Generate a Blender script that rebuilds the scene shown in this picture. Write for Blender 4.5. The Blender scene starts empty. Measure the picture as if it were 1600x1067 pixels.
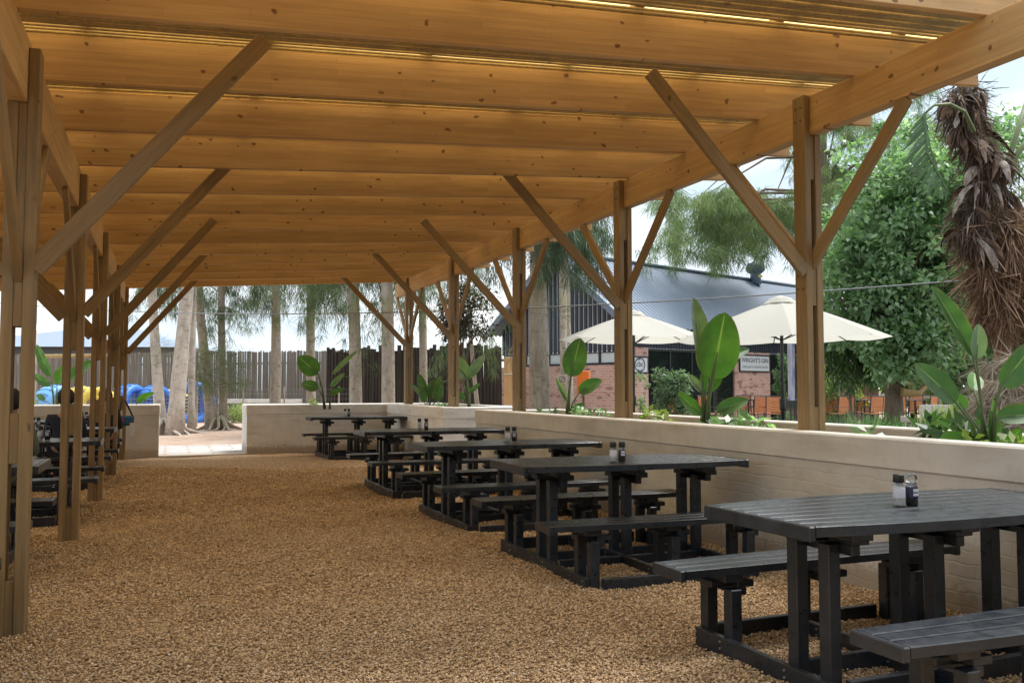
import bpy, bmesh, math, random
import numpy as np
from mathutils import Vector, Matrix, Quaternion
random.seed(7); RNG = np.random.default_rng(11)
R = math.radians
sc = bpy.context.scene
col = sc.collection
# ------------------------------------------------------------------ camera
CAMH = 1.30
PSI = R(21.34)
cam = bpy.data.cameras.new('camera'); camo = bpy.data.objects.new('camera', cam); col.objects.link(camo)
cam.sensor_width = 36; cam.lens = 31.05; cam.clip_end = 2000; cam.clip_start = 0.05
camo.location = (0, 0, CAMH); camo.rotation_euler = (R(90 + 3.03), 0, -PSI)
sc.camera = camo
# ------------------------------------------------------------------ view + sky + sun
sc.view_settings.view_transform = 'Standard'; sc.view_settings.look = 'None'
sc.view_settings.gamma = 1; sc.view_settings.exposure = 1.35
SUN_EL, SUN_AZ = R(62), R(80)
w = bpy.data.worlds.new('World'); sc.world = w; w.use_nodes = True
nt = w.node_tree; nt.nodes.clear()
def N(t, **k):
    n = nt.nodes.new(t)
    for a, b in k.items(): setattr(n, a, b)
    return n
sky = N('ShaderNodeTexSky'); sky.sky_type = 'NISHITA'; sky.sun_disc = False
sky.sun_elevation = SUN_EL; sky.sun_rotation = SUN_AZ
tc = N('ShaderNodeTexCoord'); mp = N('ShaderNodeMapping'); mp.inputs['Scale'].default_value = (1, 1, 3.5)
nz = N('ShaderNodeTexNoise'); nz.inputs['Scale'].default_value = 2.2; nz.inputs['Detail'].default_value = 6
cr = N('ShaderNodeValToRGB'); cr.color_ramp.elements[0].position = .33; cr.color_ramp.elements[0].color = (4.9, 5.9, 6.7, 1)
cr.color_ramp.elements[1].position = .62; cr.color_ramp.elements[1].color = (9.2, 9.3, 9.3, 1)
mx = N('ShaderNodeMixRGB'); mx.inputs[0].default_value = .95
bg = N('ShaderNodeBackground'); bg.inputs['Strength'].default_value = .068; out = N('ShaderNodeOutputWorld')
L = nt.links.new
L(tc.outputs['Generated'], mp.inputs[0]); L(mp.outputs[0], nz.inputs['Vector']); L(nz.outputs[0], cr.inputs[0])
L(sky.outputs[0], mx.inputs[1]); L(cr.outputs[0], mx.inputs[2]); L(mx.outputs[0], bg.inputs[0]); L(bg.outputs[0], out.inputs[0])
sl = bpy.data.lights.new('sun', 'SUN'); sl.energy = 2.5; sl.angle = R(26); sl.color = (1, .985, .95)
so = bpy.data.objects.new('sun', sl); col.objects.link(so)
sd = Vector((math.sin(SUN_AZ) * math.cos(SUN_EL), math.cos(SUN_AZ) * math.cos(SUN_EL), math.sin(SUN_EL)))
so.rotation_euler = sd.to_track_quat('Z', 'Y').to_euler()

# ------------------------------------------------------------------ helpers
S = .8387
FW = Vector((math.sin(PSI), math.cos(PSI), 0)); RT = Vector((math.cos(PSI), -math.sin(PSI), 0))
def G(px, D, z=0.0):
    v = FW * D + RT * ((px - 800) / 1380 * D); return Vector((v.x, v.y, z))
def ZH(py, D): return CAMH + (606 - py) * D / 1380
def P(px, py, D): return G(px, D, ZH(py, D))

class MB:
    def __init__(s): s.v = []; s.f = []; s.mi = []; s.cur = 0
    def add(s, vs, fs):
        b = len(s.v); s.v += [tuple(v) for v in vs]
        for f in fs: s.f.append([b + i for i in f]); s.mi.append(s.cur)
    def box(s, x0, x1, y0, y1, z0, z1, M=None, bev=0.0):
        if bev:
            b = bev; vs = []; fs = []
            bm = bmesh.new(); bmesh.ops.create_cube(bm, size=1)
            for v in bm.verts: v.co = Vector(((x0 + x1) / 2 + v.co.x * (x1 - x0), (y0 + y1) / 2 + v.co.y * (y1 - y0), (z0 + z1) / 2 + v.co.z * (z1 - z0)))
            bmesh.ops.bevel(bm, geom=bm.edges[:], offset=b, segments=1, affect='EDGES')
            bm.verts.index_update(); vs = [v.co.copy() for v in bm.verts]; fs = [[v.index for v in f.verts] for f in bm.faces]; bm.free()
        else:
            vs = [Vector((x, y, z)) for x in (x0, x1) for y in (y0, y1) for z in (z0, z1)]
            fs = [(0, 1, 3, 2), (4, 6, 7, 5), (0, 4, 5, 1), (2, 3, 7, 6), (0, 2, 6, 4), (1, 5, 7, 3)]
        if M is not None: vs = [M @ v for v in vs]
        s.add(vs, fs)
    def tube(s, pts, rad, n=8, caps=True):
        pts = [Vector(p) for p in pts]
        if not hasattr(rad, '__len__'): rad = [rad] * len(pts)
        vs = []; fs = []; up = None
        for i, p in enumerate(pts):
            d = (pts[min(i + 1, len(pts) - 1)] - pts[max(i - 1, 0)]).normalized()
            if up is None: up = d.orthogonal().normalized()
            a = (up - d * up.dot(d)).normalized(); b = d.cross(a); up = a
            for k in range(n):
                t = 2 * math.pi * k / n; vs.append(p + (a * math.cos(t) + b * math.sin(t)) * rad[i])
        for i in range(len(pts) - 1):
            for k in range(n):
                k2 = (k + 1) % n; fs.append((i * n + k, i * n + k2, (i + 1) * n + k2, (i + 1) * n + k))
        if caps: fs.append(list(range(n))[::-1]); fs.append([(len(pts) - 1) * n + k for k in range(n)])
        s.add(vs, fs)
    def lathe(s, prof, n=20, c=(0, 0, 0)):
        vs = []; fs = []
        for r, z in prof:
            for k in range(n):
                t = 2 * math.pi * k / n; vs.append((c[0] + r * math.cos(t), c[1] + r * math.sin(t), c[2] + z))
        for i in range(len(prof) - 1):
            for k in range(n):
                k2 = (k + 1) % n; fs.append((i * n + k, i * n + k2, (i + 1) * n + k2, (i + 1) * n + k))
        fs.append(list(range(n))[::-1]); fs.append([(len(prof) - 1) * n + k for k in range(n)])
        s.add(vs, fs)
    def prism(s, poly, y0, y1, ax='y'):
        n = len(poly)
        if ax == 'y': vs = [(a, y0, b) for a, b in poly] + [(a, y1, b) for a, b in poly]
        elif ax == 'x': vs = [(y0, a, b) for a, b in poly] + [(y1, a, b) for a, b in poly]
        else: vs = [(a, b, y0) for a, b in poly] + [(a, b, y1) for a, b in poly]
        fs = [list(range(n))[::-1], [n + i for i in range(n)]] + [(i, (i + 1) % n, n + (i + 1) % n, n + i) for i in range(n)]
        s.add(vs, fs)
    def build(s, name, mats, parent=None, smooth=False, loc=None, attr=None):
        me = bpy.data.meshes.new(name); me.from_pydata(s.v, [], s.f)
        if not isinstance(mats, (list, tuple)): mats = [mats]
        for m in mats: me.materials.append(m)
        if len(mats) > 1: me.polygons.foreach_set('material_index', s.mi)
        bm = bmesh.new(); bm.from_mesh(me); bmesh.ops.recalc_face_normals(bm, faces=bm.faces[:]); bm.to_mesh(me); bm.free()
        if smooth: me.polygons.foreach_set('use_smooth', [True] * len(me.polygons))
        me.update()
        o = bpy.data.objects.new(name, me); col.objects.link(o)
        if loc is not None: o.location = loc
        if parent is not None: o.parent = parent
        return o
def quads(name, V, F, mat, parent=None, rnd=None, smooth=False):
    """numpy mesh: V (n,3), F (m,k) of equal k; rnd (n,) per vertex attribute"""
    me = bpy.data.meshes.new(name); n = len(V); m, k = F.shape
    me.vertices.add(n); me.vertices.foreach_set('co', np.ascontiguousarray(V, dtype=np.float32).ravel())
    me.loops.add(m * k); me.loops.foreach_set('vertex_index', np.ascontiguousarray(F, dtype=np.int32).ravel())
    me.polygons.add(m); me.polygons.foreach_set('loop_start', np.arange(0, m * k, k, dtype=np.int32))
    if rnd is not None:
        a = me.attributes.new('rnd', 'FLOAT', 'POINT'); a.data.foreach_set('value', rnd.astype(np.float32))
    me.materials.append(mat); me.update(calc_edges=True)
    if smooth: me.polygons.foreach_set('use_smooth', [True] * m)
    o = bpy.data.objects.new(name, me); col.objects.link(o)
    if parent is not None: o.parent = parent
    return o
def tag(o, label=None, cat=None, group=None, kind=None):
    if label: o['label'] = label
    if cat: o['category'] = cat
    if group: o['group'] = group
    if kind: o['kind'] = kind
    return o
def empty(name, loc=(0, 0, 0), rz=0):
    o = bpy.data.objects.new(name, None); o.empty_display_size = .1; col.objects.link(o)
    o.location = loc; o.rotation_euler = (0, 0, rz); return o
def dup(o, parent=None):
    c = o.copy(); col.objects.link(c)
    if parent is not None: c.parent = parent
    for ch in list(o.children): dup(ch, c)
    return c
def basis(p0, p1, hint=(0, 0, 1)):
    z = (Vector(p1) - Vector(p0)).normalized(); h = Vector(hint)
    x = h.cross(z)
    if x.length < 1e-4: x = Vector((1, 0, 0)).cross(z)
    x.normalize(); y = z.cross(x)
    return Matrix((x, y, z)).transposed().to_4x4()
def timber(name, p0, p1, wx, wy, mat, parent, ploc=(0, 0, 0), hint=(0, 1, 0), bev=.004):
    """box along p0->p1; wx wide across hint x dir, wy thick along hint"""
    p0 = Vector(p0); p1 = Vector(p1); Ln = (p1 - p0).length
    m = MB(); m.box(-wx / 2, wx / 2, -wy / 2, wy / 2, 0, Ln, bev=bev)
    o = m.build(name, mat, parent)
    o.matrix_basis = Matrix.Translation(p0 - Vector(ploc)) @ basis(p0, p1, hint)
    return o

# ------------------------------------------------------------------ materials
class Mat:
    def __init__(s, name, color=(.5, .5, .5), rough=.6, **kw):
        s.m = bpy.data.materials.new(name); s.m.use_nodes = True; s.t = s.m.node_tree
        s.b = s.t.nodes['Principled BSDF']; s.b.inputs['Base Color'].default_value = (*color, 1); s.b.inputs['Roughness'].default_value = rough
        for k, v in kw.items(): s.b.inputs[k.replace('_', ' ')].default_value = v
    def n(s, t, ins={}, **k):
        n = s.t.nodes.new(t)
        for a, b in k.items(): setattr(n, a, b)
        for a, b in ins.items():
            if isinstance(b, bpy.types.NodeSocket): s.t.links.new(b, n.inputs[a])
            else: n.inputs[a].default_value = b
        return n
    def l(s, a, b): s.t.links.new(a, b)
    def coord(s, scale=(1, 1, 1), kind='Object', rndoff=False):
        c = s.n('ShaderNodeTexCoord').outputs[kind]
        if rndoff:
            oi = s.n('ShaderNodeObjectInfo').outputs['Random']
            mul = s.n('ShaderNodeMath', {0: oi, 1: 57.3}, operation='MULTIPLY').outputs[0]
            c = s.n('ShaderNodeVectorMath', {0: c, 1: mul}, operation='ADD').outputs[0]
        return s.n('ShaderNodeMapping', {'Vector': c, 'Scale': scale}).outputs[0]
    def noise(s, vec, scale, detail=4, rough=.5):
        return s.n('ShaderNodeTexNoise', {'Vector': vec, 'Scale': scale, 'Detail': detail, 'Roughness': rough}).outputs[0]
    def ramp(s, fac, stops):
        r = s.n('ShaderNodeValToRGB', {0: fac}); e = r.color_ramp.elements
        while len(e) < len(stops): e.new(.5)
        for i, (p, c) in enumerate(stops):
            e[i].position = p; e[i].color = (*c, 1) if hasattr(c, '__len__') else (c, c, c, 1)
        return r.outputs[0]
    def mix(s, fac, a, b, mode='MIX'):
        n = s.n('ShaderNodeMixRGB', blend_type=mode)
        for i, v in ((0, fac), (1, a), (2, b)):
            if isinstance(v, bpy.types.NodeSocket): s.l(v, n.inputs[i])
            elif hasattr(v, '__len__'): n.inputs[i].default_value = (*v, 1)
            else: n.inputs[i].default_value = v
        return n.outputs[0]
    def bump(s, h, strength=.3, dist=.01):
        b = s.n('ShaderNodeBump', {'Height': h, 'Strength': strength, 'Distance': dist}); s.l(b.outputs[0], s.b.inputs['Normal']); return b
    def base(s, c): s.l(c, s.b.inputs['Base Color'])

def wood(name, c0, c1, knot, lam=None, rough=.6, wear=0.0, knots=.115):
    m = Mat(name, rough=rough)
    v = m.coord((1, 1, .06), rndoff=True)
    g = m.noise(v, 38, 5, .6)
    c = m.ramp(g, [(.3, c0), (.7, c1)])
    v2 = m.coord((1, 1, .22), rndoff=True)
    big = m.noise(v2, 3.0, 3)
    c = m.mix(m.ramp(big, [(.35, 0), (.7, .55)]), c, m.mix(1, c, (.72, .66, .56), 'MULTIPLY'))
    if lam:   # glue-laminated strips: courses across the face, finger-jointed along the length
        cc = m.n('ShaderNodeTexCoord').outputs['Object']; oi = m.n('ShaderNodeObjectInfo').outputs['Random']
        mul = m.n('ShaderNodeMath', {0: oi, 1: 31.7}, operation='MULTIPLY').outputs[0]
        sp = m.n('ShaderNodeSeparateXYZ', {0: cc})
        zz = m.n('ShaderNodeMath', {0: sp.outputs[2], 1: mul}, operation='ADD').outputs[0]
        cb = m.n('ShaderNodeCombineXYZ', {0: zz, 1: sp.outputs[0]}).outputs[0]
        br = m.n('ShaderNodeTexBrick', {'Vector': cb, 'Color1': (.90, .885, .86, 1), 'Color2': (1.04, 1.02, 1, 1), 'Mortar': (.80, .74, .66, 1), 'Scale': 1.0, 'Mortar Size': .0012, 'Brick Width': .9, 'Row Height': lam, 'Bias': 0.0})
        c = m.mix(1, c, br.outputs[0], 'MULTIPLY')
    kv = m.coord((1, 0 if lam else 1, .75), rndoff=True)
    dv = m.n('ShaderNodeVectorMath', {0: kv, 1: m.n('ShaderNodeVectorMath', {0: m.n('ShaderNodeTexNoise', {'Vector': kv, 'Scale': 9.0}).outputs[1], 'Scale': .09}, operation='SCALE').outputs[0]}, operation='ADD').outputs[0]
    vo = m.n('ShaderNodeTexVoronoi', {'Vector': dv, 'Scale': 9.0 if lam else 5.2, 'Randomness': 1.0})
    k = m.ramp(vo.outputs['Distance'], [(knots, 1), (knots + .035, 0)])
    sel = m.ramp(m.n('ShaderNodeSeparateColor', {0: vo.outputs['Color']}).outputs[0], [(.30, 0), (.42, 1)])
    kk = m.n('ShaderNodeMath', {0: k, 1: sel}, operation='MULTIPLY').outputs[0]
    c = m.mix(m.n('ShaderNodeMath', {0: kk, 1: .8}, operation='MULTIPLY').outputs[0], c, knot)
    oi = m.n('ShaderNodeObjectInfo').outputs['Random']
    c = m.mix(1, c, m.ramp(oi, [(0, .84), (1, 1.0)]), 'MULTIPLY')
    if wear:
        c = m.mix(m.ramp(m.noise(m.coord((1, 1, .3), rndoff=True), 4.5, 6, .7), [(.45, 0), (.68, wear)]), c, (.16, .13, .085))
    m.base(c); m.bump(g, .25, .004)
    return m.m
M = {}
M['glulam'] = wood('glulam_pine', (.58, .365, .165), (.72, .48, .235), (.12, .042, .016), lam=.042)
M['post'] = wood('treated_pine', (.27, .17, .072), (.42, .28, .125), (.08, .045, .022), wear=.6, knots=.07)
M['lath'] = wood('lath_pine', (.36, .25, .10), (.52, .38, .17), (.12, .07, .03), wear=.5)

m = Mat('roof_sheet'); m.t.nodes.remove(m.b)
tr = m.n('ShaderNodeBsdfTranslucent', {'Color': (1, .70, .29, 1)}); df = m.n('ShaderNodeBsdfDiffuse', {'Color': (.6, .45, .15, 1)})
ms = m.n('ShaderNodeMixShader', {0: .04, 1: tr.outputs[0], 2: df.outputs[0]}); m.l(ms.outputs[0], m.t.nodes['Material Output'].inputs[0]); M['sheet'] = m.m

def stone_mat():
    m = Mat('gravel_stone', rough=.8)
    a = m.n('ShaderNodeAttribute', attribute_name='rnd').outputs['Fac']
    c = m.ramp(a, [(0, (.17, .097, .045)), (.3, (.42, .275, .145)), (.6, (.62, .44, .255)), (.85, (.72, .54, .36)), (1, (.82, .73, .61))])
    c = m.mix(m.ramp(m.noise(m.coord((1, 1, 1)), .5, 3), [(.35, 0), (.7, .35)]), c, m.mix(1, c, (.80, .66, .5), 'MULTIPLY'))
    m.base(c); m.bump(m.noise(m.coord(), 300, 2), .3, .002); return m.m
M['stone'] = stone_mat()
m = Mat('gravel_bed', rough=.85)
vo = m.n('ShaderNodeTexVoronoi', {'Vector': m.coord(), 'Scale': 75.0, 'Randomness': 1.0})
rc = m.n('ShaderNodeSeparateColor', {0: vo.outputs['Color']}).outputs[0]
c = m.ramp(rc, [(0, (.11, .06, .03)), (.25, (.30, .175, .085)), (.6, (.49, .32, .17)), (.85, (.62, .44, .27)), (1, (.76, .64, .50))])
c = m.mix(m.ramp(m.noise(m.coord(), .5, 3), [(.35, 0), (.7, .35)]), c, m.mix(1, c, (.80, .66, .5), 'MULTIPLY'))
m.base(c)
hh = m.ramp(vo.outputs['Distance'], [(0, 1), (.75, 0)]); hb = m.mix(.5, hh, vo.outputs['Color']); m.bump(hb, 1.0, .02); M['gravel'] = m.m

m = Mat('leaf_litter_earth', rough=.9)
n1 = m.noise(m.coord(), 1.2, 6, .65); n2 = m.noise(m.coord((1, 3, 1)), 34, 4, .8)
c = m.ramp(n1, [(.3, (.42, .28, .20)), (.5, (.56, .43, .34)), (.68, (.64, .54, .45))])
c = m.mix(m.ramp(n2, [(.42, 0), (.6, .7)]), c, (.25, .12, .065)); m.base(c); m.bump(n2, .8, .03); M['earth'] = m.m

m = Mat('paving_stone', rough=.8)
br = m.n('ShaderNodeTexBrick', {'Vector': m.coord(), 'Color1': (.33, .335, .35, 1), 'Color2': (.42, .42, .42, 1), 'Mortar': (.30, .22, .17, 1), 'Scale': 1.0, 'Mortar Size': .03, 'Brick Width': .9, 'Row Height': .45})
c = m.mix(m.ramp(m.noise(m.coord(), 9, 5, .7), [(.5, 0), (.66, .7)]), br.outputs[0], (.36, .25, .18)); m.base(c); m.bump(m.noise(m.coord(), 30, 3), .4, .01); M['paving'] = m.m

def paint_wall(name, col_, brick=True):
    m = Mat(name, rough=.75)
    cc = m.n('ShaderNodeTexCoord').outputs['Object']; sp = m.n('ShaderNodeSeparateXYZ', {0: cc})
    su = m.n('ShaderNodeMath', {0: sp.outputs[0], 1: sp.outputs[1]}, operation='ADD').outputs[0]
    cb = m.n('ShaderNodeCombineXYZ', {0: su, 1: sp.outputs[2]}).outputs[0]
    wob = m.n('ShaderNodeVectorMath', {0: m.n('ShaderNodeTexNoise', {'Vector': cb, 'Scale': 4.0, 'Detail': 4.0}).outputs[1], 'Scale': .07}, operation='SCALE').outputs[0]
    cb = m.n('ShaderNodeVectorMath', {0: cb, 1: wob}, operation='ADD').outputs[0]
    n1 = m.noise(cb, 2.2, 5, .65); n2 = m.noise(cb, 26, 5, .65)
    c = m.ramp(n1, [(.3, tuple(x * .84 for x in col_)), (.65, col_)])
    c = m.mix(m.ramp(m.noise(cb, 6.5, 6, .75), [(.52, 0), (.72, .45)]), c, tuple(x * .66 for x in (col_[0], col_[1] * .93, col_[2] * .82)))
    g = m.ramp(m.noise(m.n('ShaderNodeMapping', {'Vector': cb, 'Scale': (1.2, 7, 1)}).outputs[0], 1.0, 3), [(.5, 0), (.7, .3)])
    c = m.mix(g, c, (.36, .28, .19))
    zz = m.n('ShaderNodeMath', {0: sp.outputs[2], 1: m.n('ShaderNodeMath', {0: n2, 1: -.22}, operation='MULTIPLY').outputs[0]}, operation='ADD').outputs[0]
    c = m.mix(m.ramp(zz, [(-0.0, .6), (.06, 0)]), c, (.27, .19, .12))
    m.base(c)
    if brick:
        br = m.n('ShaderNodeTexBrick', {'Vector': cb, 'Color1': (1, 1, 1, 1), 'Color2': (.72, .72, .72, 1), 'Mortar': (0, 0, 0, 1), 'Scale': 1.0, 'Mortar Size': .009, 'Mortar Smooth': .8, 'Brick Width': .24, 'Row Height': .083})
        h = m.mix(.30, m.mix(m.ramp(n1, [(.4, .15), (.62, .75)]), br.outputs[0], (.8, .8, .8)), n2); m.bump(h, .5, .009)
    else: m.bump(n2, .25, .006)
    return m.m
M['wall'] = paint_wall('painted_brick', (.60, .58, .54)); M['cap'] = paint_wall('painted_coping', (.66, .64, .60), False)
M['plaster_white'] = paint_wall('white_painted_brick', (.84, .83, .80)); M['cap_white'] = paint_wall('white_coping', (.84, .83, .80), False)
M['soil'] = Mat('soil', (.06, .042, .028), .95).m

def plastic():
    m = Mat('black_plastic_timber', rough=.42)
    g = m.noise(m.coord((.12, 1, 1)), 60, 4, .6)
    n = m.noise(m.coord(), 7, 5, .7)
    m.base(m.mix(m.ramp(n, [(.42, 0), (.7, .6)]), (.015, .019, .025), (.038, .047, .060))); m.b.inputs['Specular IOR Level'].default_value = .5
    m.l(m.ramp(m.noise(m.coord(), 18, 4), [(.3, .24), (.7, .44)]), m.b.inputs['Roughness']); m.bump(g, .22, .0025); return m.m
M['plastic'] = plastic()
M['bolt'] = Mat('zinc_bolt', (.55, .55, .55), .35, Metallic=.9).m
M['black'] = Mat('black_cap', (.012, .012, .012), .4).m
M['glass'] = Mat('shaker_glass', (.95, .97, .97), .04, Transmission_Weight=1.0, IOR=1.45).m
M['salt'] = Mat('salt', (.78, .78, .78), .8).m
M['pepper'] = Mat('pepper', (.035, .025, .02), .8).m
M['label'] = Mat('paper_label', (.62, .62, .68), .6).m; M['label_dark'] = Mat('dark_label', (.03, .035, .07), .5).m

def bark(name, a, b, moss=0.0, sc_=9):
    m = Mat(name, rough=.9)
    v = m.coord((1, 1, .28)); n = m.noise(v, sc_, 6, .7)
    c = m.ramp(n, [(.34, a), (.62, b)])
    c = m.mix(m.ramp(m.noise(m.coord((1, 1, 2.5)), 5, 5, .7), [(.55, 0), (.64, .6)]), c, tuple(x * .42 for x in a))
    if moss: c = m.mix(m.ramp(m.noise(m.coord((1, 1, .4)), 1.6, 4), [(.48, 0), (.62, moss)]), c, (.30, .27, .08))
    m.base(c); m.bump(n, .9, .03); return m.m
M['bark'] = bark('casuarina_bark', (.24, .205, .165), (.41, .365, .31), .35)
M['bark_dark'] = bark('dark_bark', (.10, .075, .055), (.19, .145, .11))
M['bark_pale'] = bark('pale_bark', (.36, .31, .265), (.52, .47, .415))
M['palm_bark'] = bark('palm_bark', (.20, .11, .075), (.37, .25, .19), 0, 14)

def foliage(name, stops, rough=.55, transl=.42):
    m = Mat(name, rough=rough)
    a = m.n('ShaderNodeAttribute', attribute_name='rnd').outputs['Fac']
    c = m.ramp(a, stops); m.base(c)
    t = m.n('ShaderNodeBsdfTranslucent'); m.l(m.mix(1, c, (1.0, 1.25, .6), 'MULTIPLY'), t.inputs[0])
    ms = m.n('ShaderNodeMixShader', {0: transl}); m.l(m.b.outputs[0], ms.inputs[1]); m.l(t.outputs[0], ms.inputs[2])
    m.l(ms.outputs[0], m.t.nodes['Material Output'].inputs[0]); return m.m
M['needles'] = foliage('casuarina_needles', [(0, (.05, .075, .04)), (.5, (.105, .15, .07)), (1, (.20, .25, .11))], .7, .25)
M['needles_light'] = foliage('pale_needles', [(0, (.07, .10, .05)), (.6, (.17, .23, .10)), (1, (.32, .37, .17))], .7, .35)
M['needles_dark'] = foliage('dark_needles', [(0, (.035, .06, .04)), (1, (.10, .15, .08))], .7, .2)
M['leaves'] = foliage('broad_leaves', [(0, (.065, .11, .06)), (.4, (.17, .28, .15)), (.8, (.34, .48, .30)), (1, (.58, .70, .50))], .38)
M['leaves_dark'] = foliage('glossy_dark_leaves', [(0, (.03, .06, .03)), (.7, (.08, .15, .065)), (1, (.17, .27, .11))], .4)
M['leaves_lime'] = foliage('lime_leaves', [(0, (.12, .19, .05)), (1, (.38, .44, .12))], .5)
M['leaves_red'] = foliage('dusky_leaves', [(0, (.02, .018, .014)), (1, (.07, .055, .04))], .5)
M['bushleaf'] = foliage('grey_green_leaves', [(0, (.06, .10, .06)), (1, (.26, .36, .24))], .5)
M['dry'] = foliage('dry_frond', [(0, (.08, .045, .03)), (.5, (.24, .145, .10)), (1, (.58, .40, .30))], .8, .15)
M['drydark'] = foliage('dead_leaf', [(0, (.035, .022, .017)), (.55, (.11, .07, .05)), (.85, (.22, .16, .12)), (1, (.50, .44, .40))], .7, .1)
M['fluff'] = foliage('grey_fibre', [(0, (.24, .19, .155)), (1, (.62, .56, .49))], .9, .15)
M['grass'] = foliage('straw_grass', [(0, (.16, .14, .08)), (1, (.40, .35, .22))], .8, .2)

def strel(name, a, b, rib):
    m = Mat(name, rough=.44)
    uv = m.n('ShaderNodeTexCoord').outputs['UV']; sp = m.n('ShaderNodeSeparateXYZ', {0: uv})
    w_ = m.n('ShaderNodeTexWave', {'Vector': uv, 'Scale': 9.0, 'Distortion': 1.0, 'Detail': 2.0}, bands_direction='Y').outputs[1]
    n = m.noise(m.coord(), 7, 4)
    c = m.mix(m.ramp(n, [(.35, 0), (.7, 1)]), a, b)
    c = m.mix(m.n('ShaderNodeMath', {0: w_, 1: .13}, operation='MULTIPLY').outputs[0], c, tuple(x * 1.5 for x in b))
    d = m.n('ShaderNodeMath', {0: m.n('ShaderNodeMath', {0: sp.outputs[0], 1: .5}, operation='SUBTRACT').outputs[0]}, operation='ABSOLUTE').outputs[0]
    c = m.mix(m.ramp(d, [(.018, 1), (.035, 0)]), c, rib)
    c = m.mix(m.n('ShaderNodeMath', {0: m.ramp(d, [(.44, 0), (.495, 1)]), 1: m.ramp(m.noise(m.coord(), 16, 4, .7), [(.46, 0), (.58, .9)])}, operation='MULTIPLY').outputs[0], c, (.30, .19, .07))
    m.base(c); m.bump(w_, .2, .005)
    t = m.n('ShaderNodeBsdfTranslucent'); m.l(m.mix(1, c, (1.2, 1.7, .4), 'MULTIPLY'), t.inputs[0])
    ms = m.n('ShaderNodeMixShader', {0: .3}); m.l(m.b.outputs[0], ms.inputs[1]); m.l(t.outputs[0], ms.inputs[2]); m.l(ms.outputs[0], m.t.nodes['Material Output'].inputs[0])
    return m.m
M['paddle'] = strel('paddle_leaf', (.045, .105, .04), (.085, .18, .06), (.20, .30, .12))
M['paddle_bright'] = strel('bright_paddle_leaf', (.06, .17, .025), (.11, .25, .045), (.28, .42, .12))
M['paddle_grey'] = strel('grey_paddle_leaf', (.12, .18, .13), (.20, .27, .20), (.3, .36, .25))
M['torn'] = Mat('torn_leaf_green', (.07, .14, .055), .45).m
M['palm_green'] = Mat('green_brown_petiole', (.13, .17, .06), .5).m
M['stalk'] = Mat('green_stalk', (.085, .13, .045), .45).m

M['bolt_rust'] = Mat('dull_bolt', (.16, .13, .10), .5, Metallic=.6).m
# ------------------------------------------------------------------ ground
def hf(x, y):
    return .010 * np.sin(.8 * x + 2.1 * np.sin(.5 * y)) * np.sin(1.3 * y + x) + .012 * np.sin(1.7 * x + .6 * y) + .010 * np.sin(2.9 * y - 1.1 * x + 1) + .006 * np.sin(5.1 * x + 4.3 * y) + .004 * np.sin(9.7 * x - 8.1 * y)
m_ = MB(); m_.box(-400, 400, -200, 600, -.5, -.10); M['grassy'] = Mat('grassy_ground', (.11, .10, .065), .95).m; g = m_.build('ground', M['grassy']); tag(g, kind='structure')
# courtyard earth with slight relief beyond the walls
xs = np.linspace(-30, 45, 150); ys = np.linspace(18.3, 60, 90)
X, Y = np.meshgrid(xs, ys); Z = -.03 + .02 * np.sin(X * .9) * np.cos(Y * .7)
V = np.stack([X.ravel(), Y.ravel(), Z.ravel()], 1); nx = len(xs)
I = np.arange(len(V)).reshape(X.shape); F = np.stack([I[:-1, :-1].ravel(), I[:-1, 1:].ravel(), I[1:, 1:].ravel(), I[1:, :-1].ravel()], 1)
tag(quads('courtyard_ground', V, F, M['earth'], smooth=True), kind='structure')
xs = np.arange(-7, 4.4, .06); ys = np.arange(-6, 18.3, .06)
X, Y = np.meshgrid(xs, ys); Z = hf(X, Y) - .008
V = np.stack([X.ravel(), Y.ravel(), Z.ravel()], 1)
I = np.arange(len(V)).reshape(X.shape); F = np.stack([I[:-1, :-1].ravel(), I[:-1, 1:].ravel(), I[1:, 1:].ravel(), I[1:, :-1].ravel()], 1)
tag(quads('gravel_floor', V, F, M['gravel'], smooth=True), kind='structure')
m_ = MB(); m_.box(4.3, 9, -6, 18.2, -.09, -.02); tag(m_.build('garden_bed_ground', M['soil']), kind='structure')
m_ = MB(); m_.box(-3, 5, 18.5, 21.4, -.07, .012); tag(m_.build('paving', M['paving']), kind='structure')

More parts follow.
